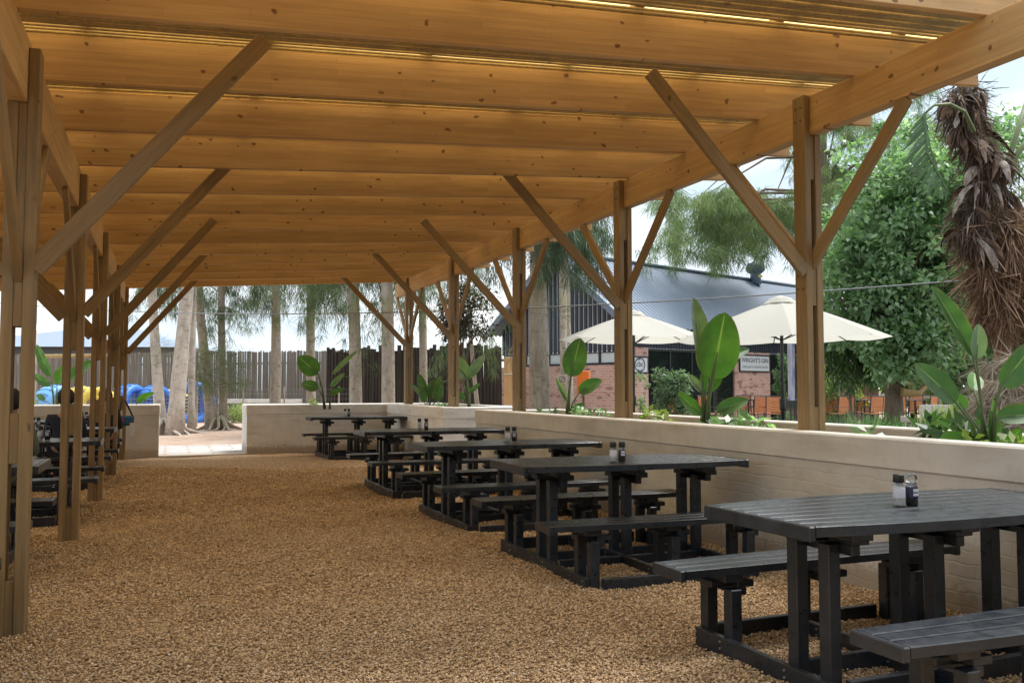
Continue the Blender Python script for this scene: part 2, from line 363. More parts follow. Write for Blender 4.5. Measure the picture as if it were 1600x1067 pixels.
def pebbles():
    # stones lying over the visible near floor; denser and smaller close by
    P_, Sz = [], []
    for d0, d1, dens, s0, s1 in ((2.6, 5.6, 7000, .0045, .0100), (5.6, 9.0, 4200, .006, .0115), (9.0, 14.5, 1400, .008, .0150)):
        n = int(dens * .5 * 1.35 * (d1 ** 2 - d0 ** 2))
        D = np.sqrt(RNG.uniform(d0 ** 2, d1 ** 2, n)); u = RNG.uniform(-.66, .66, n)
        x = FW.x * D + RT.x * u * D; y = FW.y * D + RT.y * u * D
        k = (x < 4.30) & (x > -6.5) & (y < 18.1); x, y = x[k], y[k]
        s = RNG.uniform(s0, s1, len(x)); P_.append(np.stack([x, y, hf(x, y) - .002 + RNG.uniform(-.004, .006, len(x))], 1)); Sz.append(s)
    P_ = np.concatenate(P_); Sz = np.concatenate(Sz); n = len(P_)
    T = np.array([[1, 0, 0], [0, 1, 0], [-1, 0, 0], [0, -1, 0], [0, 0, 1], [0, 0, -1]], float)
    V = T[None] * (1 + RNG.uniform(-.3, .3, (n, 6, 1))) + RNG.uniform(-.22, .22, (n, 6, 3))
    V *= (Sz[:, None] * np.stack([RNG.uniform(.8, 1.5, n), RNG.uniform(.65, 1.1, n), RNG.uniform(.45, .85, n)], 1).T.reshape(3, n).T)[:, None, :]
    a = RNG.uniform(0, 6.283, n); tx = RNG.uniform(-.6, .6, n); ca, sa = np.cos(a), np.sin(a)
    y2 = V[:, :, 1] * np.cos(tx)[:, None] - V[:, :, 2] * np.sin(tx)[:, None]; z2 = V[:, :, 1] * np.sin(tx)[:, None] + V[:, :, 2] * np.cos(tx)[:, None]
    x2 = V[:, :, 0]; V = np.stack([x2 * ca[:, None] - y2 * sa[:, None], x2 * sa[:, None] + y2 * ca[:, None], z2], 2) + P_[:, None, :]
    t = np.array([[0, 1, 4], [1, 2, 4], [2, 3, 4], [3, 0, 4], [1, 0, 5], [2, 1, 5], [3, 2, 5], [0, 3, 5]])
    F = (np.arange(n)[:, None, None] * 6 + t[None]).reshape(-1, 3)
    o = quads('gravel', V.reshape(-1, 3), F, M['stone'], rnd=np.repeat(RNG.beta(2.2, 2.2, n), 6))
    tag(o, 'loose tan and brown gravel covering the floor under the shelter', 'gravel', kind='stuff')
pebbles()

# ------------------------------------------------------------------ pergola
XR, XL, XLL = 5.45 * S, -.87 * S, -7.0 * S
YP = [(6.45 + 3.62 * k) * S for k in range(-1, 5)]
SL = .066
def zr(x): return 3.2468 + SL * x      # underside of the rafters
PL = 'long open timber pergola with orange pine rafters, double posts and knee braces over the tables'
perg = tag(empty('pergola', (XR, YP[0], 0)), PL, 'pergola'); po = Vector(perg.location)
RH = .29
yr0 = 4.984; RS = 1.109
for k in range(-1, 13):
    y = yr0 + RS * k
    for xa, xb in ((-7.4 * S, 6.9 * S),):
        c0 = Vector((xa, y - .028, zr(xa) + RH / 2)); c1 = Vector((xb, y - .028, zr(xb) + RH / 2))
        timber('rafter', c0, c1, RH, .052, M['glulam'], perg, po, hint=(0, 1, 0))
def post(xin, sgn, y, zbeam, slots, nm='post'):
    """double post: tall ply at x=xin on the inner side, beam and short ply on the outer side. sgn=+1: outer is +x"""
    m = MB(); t = .056; gp = .044; d = .135
    def bx(x0, x1, y0, y1, z0, z1, bev=.004):
        a, b = sorted((xin + sgn * x0 - po.x, xin + sgn * x1 - po.x)); m.box(a, b, y0 - po.y, y1 - po.y, z0, z1, bev=bev)
    bx(0, t, y - d / 2, y + d / 2, -.05, zbeam + .30)
    bx(t + gp, 2 * t + gp, y - d / 2 + .002, y + d / 2 - .002, -.05, zbeam - .002)
    lo = 0.0
    for a, b in slots + [(9, 9)]:
        top = min(a, zbeam - .004)
        if top > lo: bx(t + .0005, t + gp - .0005, y - d / 2 + .012, y + d / 2 - .008, lo if lo else -.05, top, .002)
        lo = b
    return m.build(nm, M['post'], perg)
def brace(p0, p1, w_, th, parent, hint):
    o = timber('brace', p0, p1, w_, th, M['post'], parent, po, hint); return o
YPL = list(YP); YP[1] += .06
for i, y in enumerate(YP):
    # right row
    zb = 3.25
    p = post(XR - .056, 1, y, zb, [(1.16, 1.93), (2.30, 2.90)])
    yb = y - .046
    j = 1.0 * i
    brace((XR - .05, yb, 2.18), (XR - .05 - 1.60 * S, yb, zr(XR - 1.4) + .10), .10, .04, p, (0, 1, 0))
    xs_ = XR + .022
    brace((xs_, y + .02, 2.20), (xs_, y - 1.0, zb - .005), .10, .04, p, (1, 0, 0))
    brace((xs_, y - .02, 2.20), (xs_, y + 1.0, zb - .005), .10, .04, p, (1, 0, 0))
    m = MB()
    for z in (2.06, 2.16, 3.36, 3.46):
        for yq in (-.025, .03): m.tube([(XR - .056 - po.x - .005, y - po.y + yq, z), (XR - .056 - po.x, y - po.y + yq, z)], .009, 6)
    m.build('bolts', M['bolt_rust'], p)
    # left row
    y = YPL[i]; yb = y - .046; zb = 2.85
    p = post(XL + .056, -1, y, zb, [(.285, .90), (1.165, 1.63)])
    brace((XL + .05, yb, 1.94), (XL + .05 + 1.42 * S, yb, zr(XL + 1.2) + .10), .10, .04, p, (0, 1, 0))
    brace((XL - .10, yb, 1.90), (XL - 1.25, yb, zr(XL - 1.2) + .03), .10, .04, p, (0, 1, 0))
    xs_ = XL - .022
    brace((xs_, y + .02, 1.86), (xs_, y - .95, zb - .005), .10, .04, p, (1, 0, 0))
    brace((xs_, y - .02, 1.86), (xs_, y + .95, zb - .005), .10, .04, p, (1, 0, 0))
    post(XLL + .056, -1, y, 2.90 * S, [(.285, .90), (1.165, 1.63)])
BE = 22.25 * S
timber('beam', (XR + .052, 1.75, 3.25 + .149), (XR + .052, BE, 3.25 + .149), .297, .10, M['glulam'], perg, po, hint=(1, 0, 0))
timber('beam', (XL - .052, 1.75, 2.85 + .173), (XL - .052, BE, 2.85 + .173), .346, .10, M['glulam'], perg, po, hint=(1, 0, 0))
timber('beam', (XLL - .052, 1.75, zr(XLL) - .15), (XLL - .052, BE, zr(XLL) - .15), .288, .10, M['glulam'], perg, po, hint=(1, 0, 0))
# purlins, round laths and the translucent sheet over them
def rz_(x, dz): return zr(x) + RH + dz
y0r, y1r = yr0 - 1 * RS - .12, yr0 + 12 * RS + .25
purl = []
for xx in np.arange(-7.2, 6.8, 1.32):
    x = xx * S
    timber('purlin', (x, y0r, rz_(x, .065)), (x, y1r, rz_(x, .065)), .07, .034, M['post'], perg, po, hint=(0, 0, 1))
m = MB(); yy = y0r
while yy < y1r:
    fr = (yr0 - .054 - yy) % RS      # an open slot just in front of every rafter
    slot = fr < .125 or fr > RS - .004      # thinner laths let more light down beside the rafter
    r = random.uniform(.009, .012) if slot else random.uniform(.015, .021); xa = -7.3 * S; xb = 7.0 * S + random.uniform(-.06, .10)
    n = 6; pts = [(xa + (xb - xa) * q / n - po.x, yy - po.y + random.uniform(-.006, .006), rz_(xa + (xb - xa) * q / n, .002 + r)) for q in range(n + 1)]
    m.tube(pts, r, 6); yy += 2 * r + (random.uniform(.030, .040) if slot else random.uniform(.006, .024))
m.build('roof_laths', M['lath'], perg, smooth=True)
m = MB(); n = 200
vs = []; fs = []
for i in range(n + 1):
    y = y0r + (y1r - y0r) * i / n; dz = .012 * (i % 2)
    vs += [(-7.35 * S - po.x, y - po.y, rz_(-7.35 * S, .105) + dz), (6.98 * S - po.x, y - po.y, rz_(6.98 * S, .105) + dz)]
for i in range(n): fs.append((2 * i, 2 * i + 1, 2 * i + 3, 2 * i + 2))
m.add(vs, fs); m.build('roof_sheet', M['sheet'], perg)

# unseen block added behind the camera: it shades the low sky on that side
e = tag(empty('added_sky_blocker', (-12, -4.2, 0)), 'long dark unseen block added behind the camera to shade the low sky', 'building')
m = MB(); m.box(0, 24, -4, 0, -.1, 3.9); m.build('wall', Mat('sky_blocker_wall', (.10, .095, .085), .8).m, e)
m = MB(); m.prism([(-4.5, 3.9), (.5, 3.9), (-2, 5.2)], -.4, 24.4, 'x'); m.build('roof', Mat('sky_blocker_roof', (.07, .075, .08), .6).m, e)
# ------------------------------------------------------------------ low walls and planters
CAPH, CAPB = .985, .785
def wall_box(m, x0, x1, y0, y1, h=CAPB): m.box(x0, x1, y0, y1, -.1, h)
def planter(name, label, segs, soil, white=False):
    """segs: (x0,x1,y0,y1) footprints of brick; coping 14 mm proud"""
    x, y = segs[0][0], segs[0][2]
    e = tag(empty(name, (x, y, 0)), label, 'wall')
    m = MB(); mc = MB()
    for i, (a, b, c, d) in enumerate(segs):
        m.box(a - x, b - x, c - y, d - y, -.1, CAPB + .002 * i)
        mc.box(a - x - .014, b - x + .014, c - y - .014, d - y + .014, CAPB - .001, CAPH - .003 * i, bev=.012)
    m.build('brickwork', M['plaster_white'] if white else M['wall'], e); mc.build('coping', M['cap_white'] if white else M['cap'], e)
    if soil:
        m = MB(); a, b, c, d = soil; m.box(a - x, b - x, c - y, d - y, .5, .90); m.build('soil', M['soil'], e)
    return e
WX = 5.13 * S; YN = -1.0; YE = 14.9 * S
planter('planter_wall', 'long cream painted brick planter wall running beside the right hand tables',
        [(WX, WX + .20, YN, YE), (WX + 1.22, WX + 1.36, YN, YE), (WX + .2, WX + 1.22, YE - .16, YE - .002)], (WX + .2, WX + 1.22, YN, YE - .16))
YF = 21.7 * S
planter('planter_wall', 'L shaped whitewashed planter wall in the far right corner behind the farthest table',
        [(WX, WX + .20, 16.95 * S, YF), (WX + .2, WX + 1.5, 16.95 * S + .002, 16.95 * S + .16), (WX + 1.34, WX + 1.5, 16.95 * S + .16, YF), (1.78 * S, WX + 1.5, YF, YF + .2), (1.78 * S, WX + 1.5, YF + 1.0, YF + 1.16), (1.78 * S, 1.78 * S + .16, YF + .2, YF + 1.0)],
        (WX + .2, WX + 1.34, 16.95 * S + .16, YF), True)
# soil of the part behind
e = [o for o in bpy.data.objects if o.name.startswith('planter_wall')][-1]
m = MB(); m.box(1.78 * S + .16 - e.location.x, WX + 1.5 - e.location.x, YF + .2 - e.location.y, YF + 1.0 - e.location.y, .5, .9); m.build('soil', M['soil'], e)
planter('planter_wall', 'low painted brick planter wall left of the gap at the far end',
        [(-9.5, -.12, YF, YF + .2), (-9.5, -.12, YF + 1.0, YF + 1.16), (-.28, -.122, YF + .2, YF + 1.0)], (-9.5, -.28, YF + .2, YF + 1.0))
m = MB(); m.box(-.12, 1.78 * S, YF - .03, YF + .3, -.1, .02, bev=.008); tag(m.build('threshold', M['cap_white']), kind='structure')

# ------------------------------------------------------------------ picnic tables
def planks(m, L_, w_end, w_mid, cy, n, z0, z1, gap=.013, seg=12, asym=None):
    """boat shaped top: n strips that follow the bulge, from -L/2 to L/2"""
    for i in range(n):
        vs = []
        for s in range(seg + 1):
            x = -L_ / 2 + L_ * s / seg; q = 1 - (2 * x / L_) ** 2; hw = w_end / 2 + (w_mid - w_end) / 2 * q
            if asym is None: ya, yb = -hw, hw
            elif asym > 0: ya, yb = -w_end / 2, w_end / 2 + (w_mid - w_end) * q
            else: ya, yb = -w_end / 2 - (w_mid - w_end) * q, w_end / 2
            a = ya + (yb - ya) * i / n + (gap / 2 if i else 0); b = ya + (yb - ya) * (i + 1) / n - (gap / 2 if i < n - 1 else 0)
            c = .004
            vs += [(x, cy + a, z0), (x, cy + a, z1 - c), (x, cy + a + c, z1), (x, cy + b - c, z1), (x, cy + b, z1 - c), (x, cy + b, z0)]
        fs = []
        for s in range(seg):
            for k in range(6): fs.append((s * 6 + k, s * 6 + (k + 1) % 6, (s + 1) * 6 + (k + 1) % 6, (s + 1) * 6 + k))
        fs.append(tuple(range(6))); fs.append(tuple(seg * 6 + k for k in range(6)))
        m.add(vs, fs)
def make_table():
    e = empty('picnic_table'); TL = 1.84
    m = MB(); planks(m, TL - .07, .70, .84, 0, 8, .722, .765); 
    m.box(-TL / 2, -TL / 2 + .034, -.352, .352, .705, .7655, bev=.006); m.box(TL / 2 - .034, TL / 2, -.352, .352, .705, .7655, bev=.006)
    m.build('tabletop', M['plastic'], e)
    m = MB(); m.lathe([(.024, 0), (.024, .003), (.017, .004)], 16, (.0, .02, .7655)); m.build('umbrella_hole_cap', M['black'], e)
    for sg in (-1, 1):
        m = MB(); planks(m, TL - .07, .25, .285, sg * .675, 3, .385, .425, asym=sg)
        for sx in (-1, 1): a_, b_ = sorted((sx * TL / 2, sx * (TL / 2 - .034))); m.box(a_, b_, sg * .675 - .127, sg * .675 + .127, .372, .4255, bev=.005)
        m.build('bench_seat', M['plastic'], e)
    for fx in (-.60, 0, .60):
        for sg in (-1, 1):
            m = MB(); m.box(fx - .055, fx + .055, sg * .675 - .115, sg * .675 + .115, .345, .3835, bev=.003)
            m.box(fx - .09, fx + .09, sg * .675 - .05, sg * .675 + .05, .312, .3455, bev=.003)
            m.box(fx + .034, fx + .13, sg * .675 - .10, sg * .675 + .10, .313, .347, bev=.003); m.box(fx + .032, fx + .085, sg * .675 - .10, sg * .675 + .10, .275, .3145, bev=.003)
            m.build('bracket', M['plastic'], e)
        m = MB(); m.box(fx - .055, fx + .055, -.30, .30, .68, .7205, bev=.003)
        m.box(fx - .10, fx + .10, -.055, .055, .645, .682, bev=.003)
        m.box(fx + .034, fx + .13, -.20, .20, .643, .681, bev=.003); m.box(fx + .032, fx + .078, -.20, .20, .600, .6445, bev=.003)
        m.build('bracket', M['plastic'], e)
        for yy in (-.775, -.575, -.10, .10, .575, .775):
            z1 = .644 if abs(yy) < .2 else .3115
            m = MB(); m.box(fx - .032, fx + .032, yy - .033, yy + .033, -.03, z1, bev=.004); m.build('leg', M['plastic'], e)
        m = MB(); sx = fx - .052 if fx <= 0 else fx + .052
        m.box(sx - .019, sx + .019, -.80, .80, -.03, .082, bev=.004)
        o = m.build('base_board', M['plastic'], e)
        m = MB()
        for yy in (-.775, -.575, -.10, .10, .575, .775):
            for dz in (.028, .06):
                s_ = -1 if fx <= 0 else 1; xa = sx + s_ * .019
                m.tube([(xa, yy + .01, dz), (xa + s_ * .006, yy + .01, dz)], .006, 6)
        m.build('bolts', M['bolt'], o)
    for yy in (-.828, .828, -.155, .155):
        m = MB(); m.box(-.56, .56, yy - .019, yy + .019, -.03, .078, bev=.004); m.build('runner', M['plastic'], e)
    return e
tables = []
t0 = make_table()
RTB = [(3.86, 3.77, 0.02, 'nearest black slatted picnic table with bluish sheen, cut off by the right edge'),
       (3.83, 7.13, 0.0, 'black picnic table with two black-capped shakers, second nearest on the right beside the cream wall'),
       (3.81, 9.98, -.01, 'black picnic table in the middle of the right hand row, its shakers near the wall'),
       (3.80, 13.26, .012, 'black picnic table second farthest in the right hand row, in front of the planter gap'),
       (4.06, 20.1, -.012, 'farthest black picnic table on the right, tucked into the corner of the whitewashed planter')]
LTB = [(-2.02, 5.30, 0, 'closest black picnic table on the left, behind the nearest left post'),
       (-2.06, 8.62, 0.01, 'black picnic table on the left whose tabletop end shows between the first two left posts'),
       (-1.84, 12.35, 0, 'black picnic table on the left behind the second post, where a person in green sits'),
       (-1.86, 16.05, -.01, 'black picnic table on the left level with the fourth left post'),
       (-1.92, 19.4, 0.01, 'farthest black picnic table on the left, next to the person with the striped bag')]
grp = 'black picnic tables with attached benches'
for i, (x, y, rz, lab) in enumerate(RTB + LTB):
    o = t0 if i == 0 else dup(t0)
    o.location = (x * S, y * S, -.004 * (i % 3)); o.rotation_euler = (0, 0, rz + (.0, -.012, .018, -.008, .01)[i % 5]); tag(o, lab, 'picnic table', grp); tables.append(o)

# ------------------------------------------------------------------ shakers
def make_shaker(kind, clear=False):
    e = empty('shaker')
    m = MB(); m.lathe([(.024, 0), (.0265, .004), (.0265, .085), (.021, .098), (.021, .106)], 20); m.build('jar', M['glass'], e, smooth=True)
    m = MB(); m.lathe([(.022, .004), (.0238, .007), (.0238, .052 if kind == 'salt' else .06), (.018, .063)], 20); m.build('contents', M['salt' if kind == 'salt' else 'pepper'], e, smooth=True)
    m = MB(); m.lathe([(.0269, .036), (.0271, .037), (.0271, .083), (.0269, .084)], 20); m.build('paper_label', M['label' if kind == 'salt' else 'label_dark'], e, smooth=True)
    if kind != 'salt':
        m = MB()
        for k in range(4): a = -1.9 + k * .2; m.box(-.0275, .0275, -.0004, .0004, 0, .001)
        m = MB()
        for z0, z1 in ((.046, .058), (.064, .078)):
            vs = [];
            for k in range(7):
                a = -2.4 + k * .2
                for z in (z0, z1): vs.append((.0274 * math.cos(a), .0274 * math.sin(a), z))
            m.add(vs, [(2 * k, 2 * k + 2, 2 * k + 3, 2 * k + 1) for k in range(6)])
        m.build('label_print', M['label'], e)
    m = MB(); m.lathe([(.0235, .1065), (.0245, .109), (.0245, .140), (.0225, .144)], 20); m.build('cap', M['glass' if clear else 'black'], e, smooth=True)
    return e
sh_s = make_shaker('salt'); sh_p = make_shaker('pepper', True); sh_k = make_shaker('pepper')
used = set()
def place_shaker(src, p, lab):
    o = src if src.name not in used else dup(src)
    used.add(src.name); o.location = p; o.rotation_euler = (0, 0, random.uniform(-.3, .3)); tag(o, lab, 'shaker', 'salt and pepper shakers on the picnic tables')
TZ = .7655
names_r = ['nearest table', 'second nearest right table', 'middle table of the right row', 'second farthest right table', 'farthest right table']
def DZ(py, z): return 1380 * (CAMH - z) / (py - 606)
for (px, py), nm in zip([(1400, 788), (957, 720), (793, 692), (656, 673), (540, 653)], names_r):
    k = names_r.index(nm); D = DZ(py, TZ)
    tb = tables[k].location; 
    D = (G(px, 1.0)).length and D
    # keep the pair on its own tabletop
    if abs(G(px, D).y - tb.y) > .25:
        t = G(px, 1.0); D = (tb.y + .03) / t.y
    p = G(px, D, TZ)
    place_shaker(sh_s, p, f'white salt shaker with a black cap on the {nm}')
    d2 = .068 if k != 3 else .085
    place_shaker(sh_p if k in (0,) else sh_k, p + RT * d2 + FW * .02, f'dark pepper shaker with a clear top on the {nm}' if k == 0 else f'dark pepper shaker with a black cap on the {nm}')
names_l = ['', 'second', 'third', 'fourth', 'fifth']
for k, px in ((7, 66), (8, 54), (9, 130)):
    tb = tables[k].location; t = G(px, 1.0); D = tb.y / t.y; p = G(px, D, TZ)
    nm = {7: 'third', 8: 'fourth', 9: 'farthest'}[k]
    place_shaker(sh_s, p, f'small white salt shaker on the {nm} table of the left row')
    place_shaker(sh_k, p + RT * .075, f'small dark pepper shaker on the {nm} table of the left row')

# ------------------------------------------------------------------ strelitzia plants
def blade(name, p0, p1, width, mat, parent, up=None, fold=.35, droop=.15, torn=0, prof=.80):
    """paddle leaf from p0 to p1, facing roughly along 'up' (normal)"""
    p0 = Vector(p0); p1 = Vector(p1); d = p1 - p0; Ln = d.length; d.normalize()
    nrm = Vector(up) if up is not None else -FW
    nrm = (nrm - d * nrm.dot(d)).normalized(); side = d.cross(nrm)
    nl, nw = 18, 8; vs = []; uv = []
    for i in range(nl + 1):
        t = i / nl
        w_ = width / 2 * (math.sin(math.pi * min(1, t ** prof)) ** .55) if 0 < t < 1 else .002
        if t >= .995: w_ = .004
        c = p0 + d * Ln * t + nrm * (-droop * Ln * t * t)
        for j in range(nw + 1):
            s = -1 + 2 * j / nw
            wav = .02 * width * math.sin(9 * t + 3 * s) * abs(s)
            q = c + side * s * w_ + nrm * (abs(s) * w_ * fold + wav)
            vs.append(q); uv.append(((s + 1) / 2, t))
    m = MB(); fs = []
    for i in range(nl):
        for j in range(nw):
            if torn and (i % torn == 0) and i > 1 and abs(j - nw / 2 + .5) > 1: continue
            a = i * (nw + 1) + j; fs.append((a, a + 1, a + nw + 2, a + nw + 1))
    m.add(vs, fs); o = m.build(name, mat, parent, smooth=True)
    ul = o.data.uv_layers.new(name='UVMap')
    for lp in o.data.loops: ul.data[lp.index].uv = uv[lp.vertex_index]
    return o
def strelitzia(px, py, D, leaves, label, zb=None, name='bird_of_paradise_plant'):
    """leaves: (stalk foot dx px, blade foot px,py, tip px,py, width px, material, depth offset, fold)"""
    b = G(px, D, .88 if zb is None else zb); e = tag(empty(name, b), label, 'plant'); k = D / 1380
    for (fx, ax, ay, tx, ty, wd, mt, dz, fo) in leaves:
        A = P(ax, ay, D) - b + FW * dz * .5; T = P(tx, ty, D) - b + FW * dz
        f = RT * ((fx - px) * k); A0 = f + Vector((0, 0, 0)); mid = (A0 * .45 + A * .55) + Vector((0, 0, .05 * (A - A0).length)) - (A - f) * .0
        mid.x = A0.x * .62 + A.x * .38; mid.y = A0.y * .62 + A.y * .38
        m = MB(); r = max(.007, wd * k * .05); m.tube([A0, mid, A, A * .6 + T * .4], [r * 1.7, r * 1.1, r * .8, r * .3], 7); m.build('stalk', M['stalk'], e, smooth=True)
        nv = -FW + Vector((random.uniform(-.3, .3), 0, random.uniform(.0, .5)))
        blade('leaf', A, T, wd * k, M[mt], e, nv, fo, .1)
    return e
strelitzia(1100, 662, 8.6, [(1103, 1112, 592, 1132, 487, 66, 'paddle_bright', -.05, .12), (1098, 1100, 575, 1092, 460, 30, 'paddle_grey', .1, .7), (1106, 1112, 566, 1178, 541, 24, 'paddle', .12, .35), (1106, 1114, 590, 1160, 556, 15, 'paddle', .06, .5),
    (1108, 1118, 642, 1164, 622, 24, 'paddle', -.1, .4), (1094, 1094, 648, 1060, 612, 20, 'paddle_bright', 0, .5), (1097, 1096, 612, 1077, 583, 14, 'paddle_grey', .05, .7), (1102, 1104, 612, 1128, 560, 34, 'paddle_bright', .15, .3)],
    'tall bird of paradise plant with one broad bright green leaf before the larger umbrella')
strelitzia(1540, 692, 5.75, [(1536, 1527, 556, 1476, 440, 30, 'paddle', .1, .75), (1530, 1492, 628, 1434, 566, 40, 'paddle', 0, .3), (1545, 1562, 602, 1622, 536, 48, 'paddle', .0, .35), (1548, 1547, 652, 1614, 642, 34, 'paddle', -.12, .5),
    (1550, 1553, 700, 1580, 668, 24, 'paddle_bright', -.1, .4), (1534, 1526, 560, 1532, 505, 24, 'paddle_grey', .0, .7), (1528, 1500, 690, 1462, 682, 30, 'paddle_bright', -.05, .3), (1536, 1512, 640, 1496, 612, 26, 'paddle_bright', .1, .3), (1542, 1536, 610, 1556, 578, 26, 'paddle_bright', .25, .3), (1540, 1545, 690, 1548, 640, 22, 'paddle', 0, .9)],
    'large bird of paradise plant with leaning dark leaves at the right end of the planter')
strelitzia(885, 646, 11.9, [(887, 892, 588, 906, 527, 38, 'paddle', 0, .15), (888, 904, 613, 938, 592, 22, 'paddle', -.1, .45), (889, 893, 640, 914, 630, 12, 'paddle', 0, .4), (884, 886, 625, 868, 588, 9, 'paddle_grey', .1, .8)],
    'bird of paradise plant with one oval dark leaf, in the planter before the orange box')
strelitzia(735, 632, 15.4, [(734, 729, 590, 706, 553, 26, 'paddle_grey', 0, .3), (735, 731, 590, 757, 553, 16, 'paddle_grey', .1, .45), (736, 732, 614, 750, 598, 8, 'paddle', 0, .4), (733, 726, 624, 716, 612, 10, 'paddle', 0, .4)],
    'bird of paradise plant with two spread leaves in the corner planter')
strelitzia(670, 630, 17.0, [(668, 666, 615, 653, 583, 14, 'paddle', 0, .3), (672, 674, 612, 688, 586, 13, 'paddle', .1, .3), (674, 682, 626, 690, 597, 18, 'paddle', -.1, .3), (670, 672, 622, 677, 592, 16, 'paddle', .05, .3), (666, 660, 618, 643, 599, 7, 'paddle_grey', 0, .6), (668, 664, 628, 660, 606, 12, 'paddle', -.1, .4)],
    'low bushy bird of paradise plant between the two farthest right posts')
strelitzia(514, 626, 17.7, [(508, 497, 583, 465, 556, 30, 'paddle', 0, .15), (508, 498, 606, 471, 598, 18, 'paddle', 0, .3), (515, 519, 585, 556, 545, 9, 'paddle_grey', .1, .6), (515, 517, 604, 538, 582, 9, 'paddle_grey', 0, .6), (517, 516, 616, 538, 605, 9, 'paddle', 0, .5)],
    'bird of paradise plant with a round dark leaf rising behind the far white wall')
strelitzia(88, 630, 17.9, [(86, 80, 588, 53, 538, 17, 'paddle', 0, .3), (86, 80, 602, 50, 584, 13, 'paddle', 0, .4), (90, 88, 600, 97, 566, 18, 'paddle_bright', .1, .3), (92, 100, 595, 140, 562, 18, 'paddle', .1, .4), (84, 72, 624, 58, 616, 9, 'paddle', 0, .4)],
    'dark bird of paradise plant above the far left wall behind the left tables')
strelitzia(212, 632, 17.6, [(214, 215, 628, 240, 612, 12, 'paddle_bright', 0, .5)], 'single bright green leaf poking over the wall left of the gap', name='leaf_sprig')

# ------------------------------------------------------------------ foliage builders
def strands(C, n, rad, ln, wd, down=.8, up=0, outw=.5):
    """clusters of thin needle strips; C (k,3) cluster centres"""
    C = np.asarray(C, float); k = len(C); T = k * n
    c = np.repeat(C, n, 0); rr = np.repeat(np.asarray(rad if hasattr(rad, '__len__') else [rad] * k, float), n)
    o = RNG.normal(0, 1, (T, 3)); o /= np.linalg.norm(o, axis=1)[:, None]; o *= (RNG.uniform(0, 1, T) ** .5)[:, None]
    p = c + o * rr[:, None] * np.array([1, 1, .7])
    d = o * outw + np.stack([RNG.normal(0, .25, T), RNG.normal(0, .25, T), -down * RNG.uniform(.4, 1.2, T) + up], 1); d /= np.linalg.norm(d, axis=1)[:, None]
    L_ = RNG.uniform(.6, 1.3, T) * ln; sd = np.cross(d, RNG.normal(0, 1, (T, 3))); sd /= np.linalg.norm(sd, axis=1)[:, None]
    sd *= wd * RNG.uniform(.6, 1.3, T)[:, None] / 2
    q = p + d * L_[:, None]
    V = np.stack([p - sd, p + sd, q + sd * .35, q - sd * .35], 1).reshape(-1, 3); F = np.arange(T * 4).reshape(-1, 4)
    cr_ = np.repeat(RNG.uniform(0, 1, k), n); r = np.clip(cr_ * .5 + RNG.uniform(0, 1, T) * .5, 0, 1)
    return V, F, np.repeat(r, 4)
def leafcards(C, n, rad, ln, wd, droop=.3, flat=1.0):
    C = np.asarray(C, float); k = len(C); T = k * n
    c = np.repeat(C, n, 0); rr = np.repeat(np.asarray(rad if hasattr(rad, '__len__') else [rad] * k, float), n)
    o = RNG.normal(0, 1, (T, 3)); o /= np.linalg.norm(o, axis=1)[:, None]; o *= (RNG.uniform(0, 1, T) ** .4)[:, None]
    p = c + o * rr[:, None] * np.array([1, 1, flat])
    d = o * .8 + RNG.normal(0, .5, (T, 3)); d[:, 2] -= droop; d /= np.linalg.norm(d, axis=1)[:, None]
    L_ = RNG.uniform(.7, 1.25, T) * ln; up = np.tile(np.array([[0, 0, 1.]]), (T, 1)) + RNG.normal(0, .55, (T, 3))
    sd = np.cross(d, up); sd /= np.linalg.norm(sd, axis=1)[:, None]; nn = np.cross(sd, d)
    W = (wd * RNG.uniform(.7, 1.2, T) / 2)[:, None]; L2 = L_[:, None]
    V = np.stack([p, p + d * L2 * .45 + sd * W + nn * W * .3, p + d * L2 - nn * L2 * .12, p + d * L2 * .45 - sd * W + nn * W * .3], 1).reshape(-1, 3)
    F = np.arange(T * 4).reshape(-1, 4)
    cr_ = np.repeat(RNG.uniform(0, 1, k), n); r = np.clip(cr_ * .45 + RNG.uniform(0, 1, T) * .55, 0, 1)
    return V, F, np.repeat(r, 4)
def merge(*parts):
    Vs, Fs, Rs = [], [], []; b = 0
    for V, F, r in parts: Vs.append(V); Fs.append(F + b); Rs.append(r); b += len(V)
    return np.concatenate(Vs), np.concatenate(Fs), np.concatenate(Rs)
def lf(parts, name, mat, parent, loc):
    V, F, r = parts; return quads(name, V - np.array(loc)[None], F, M[mat], parent, r)

def roots(m, r, n=7, ln=1.0, rr=.09):
    for k in range(n):
        a = 2 * math.pi * k / n + random.uniform(-.3, .3); l = ln * random.uniform(.6, 1.3)
        pts = []; rad = []
        for i in range(6):
            t = i / 5; a2 = a + .4 * math.sin(3 * t + k)
            pts.append((math.cos(a2) * (r * .5 + l * t), math.sin(a2) * (r * .5 + l * t), .42 * (1 - t) ** 2.6 - .02 - .03 * t)); rad.append(rr * (1 - .75 * t))
        m.tube(pts, rad, 7)
def trunk_mesh(m, h, r0, r1, lean=(0, 0), bend=.15, n=10, flare=.35, off=(0, 0), seg=14):
    pts = []; rad = []; ph = random.uniform(0, 6)
    for i in range(n + 1):
        t = i / n; pts.append((off[0] + lean[0] * t + bend * math.sin(ph + 3 * t) * t, off[1] + lean[1] * t + bend * math.cos(ph + 2.5 * t) * t, h * t - .1))
        rad.append((r0 + (r1 - r0) * t + r0 * flare * max(0, 1 - t * h / .7) ** 2) * random.uniform(.95, 1.05))
    m.tube(pts, rad, seg); return pts
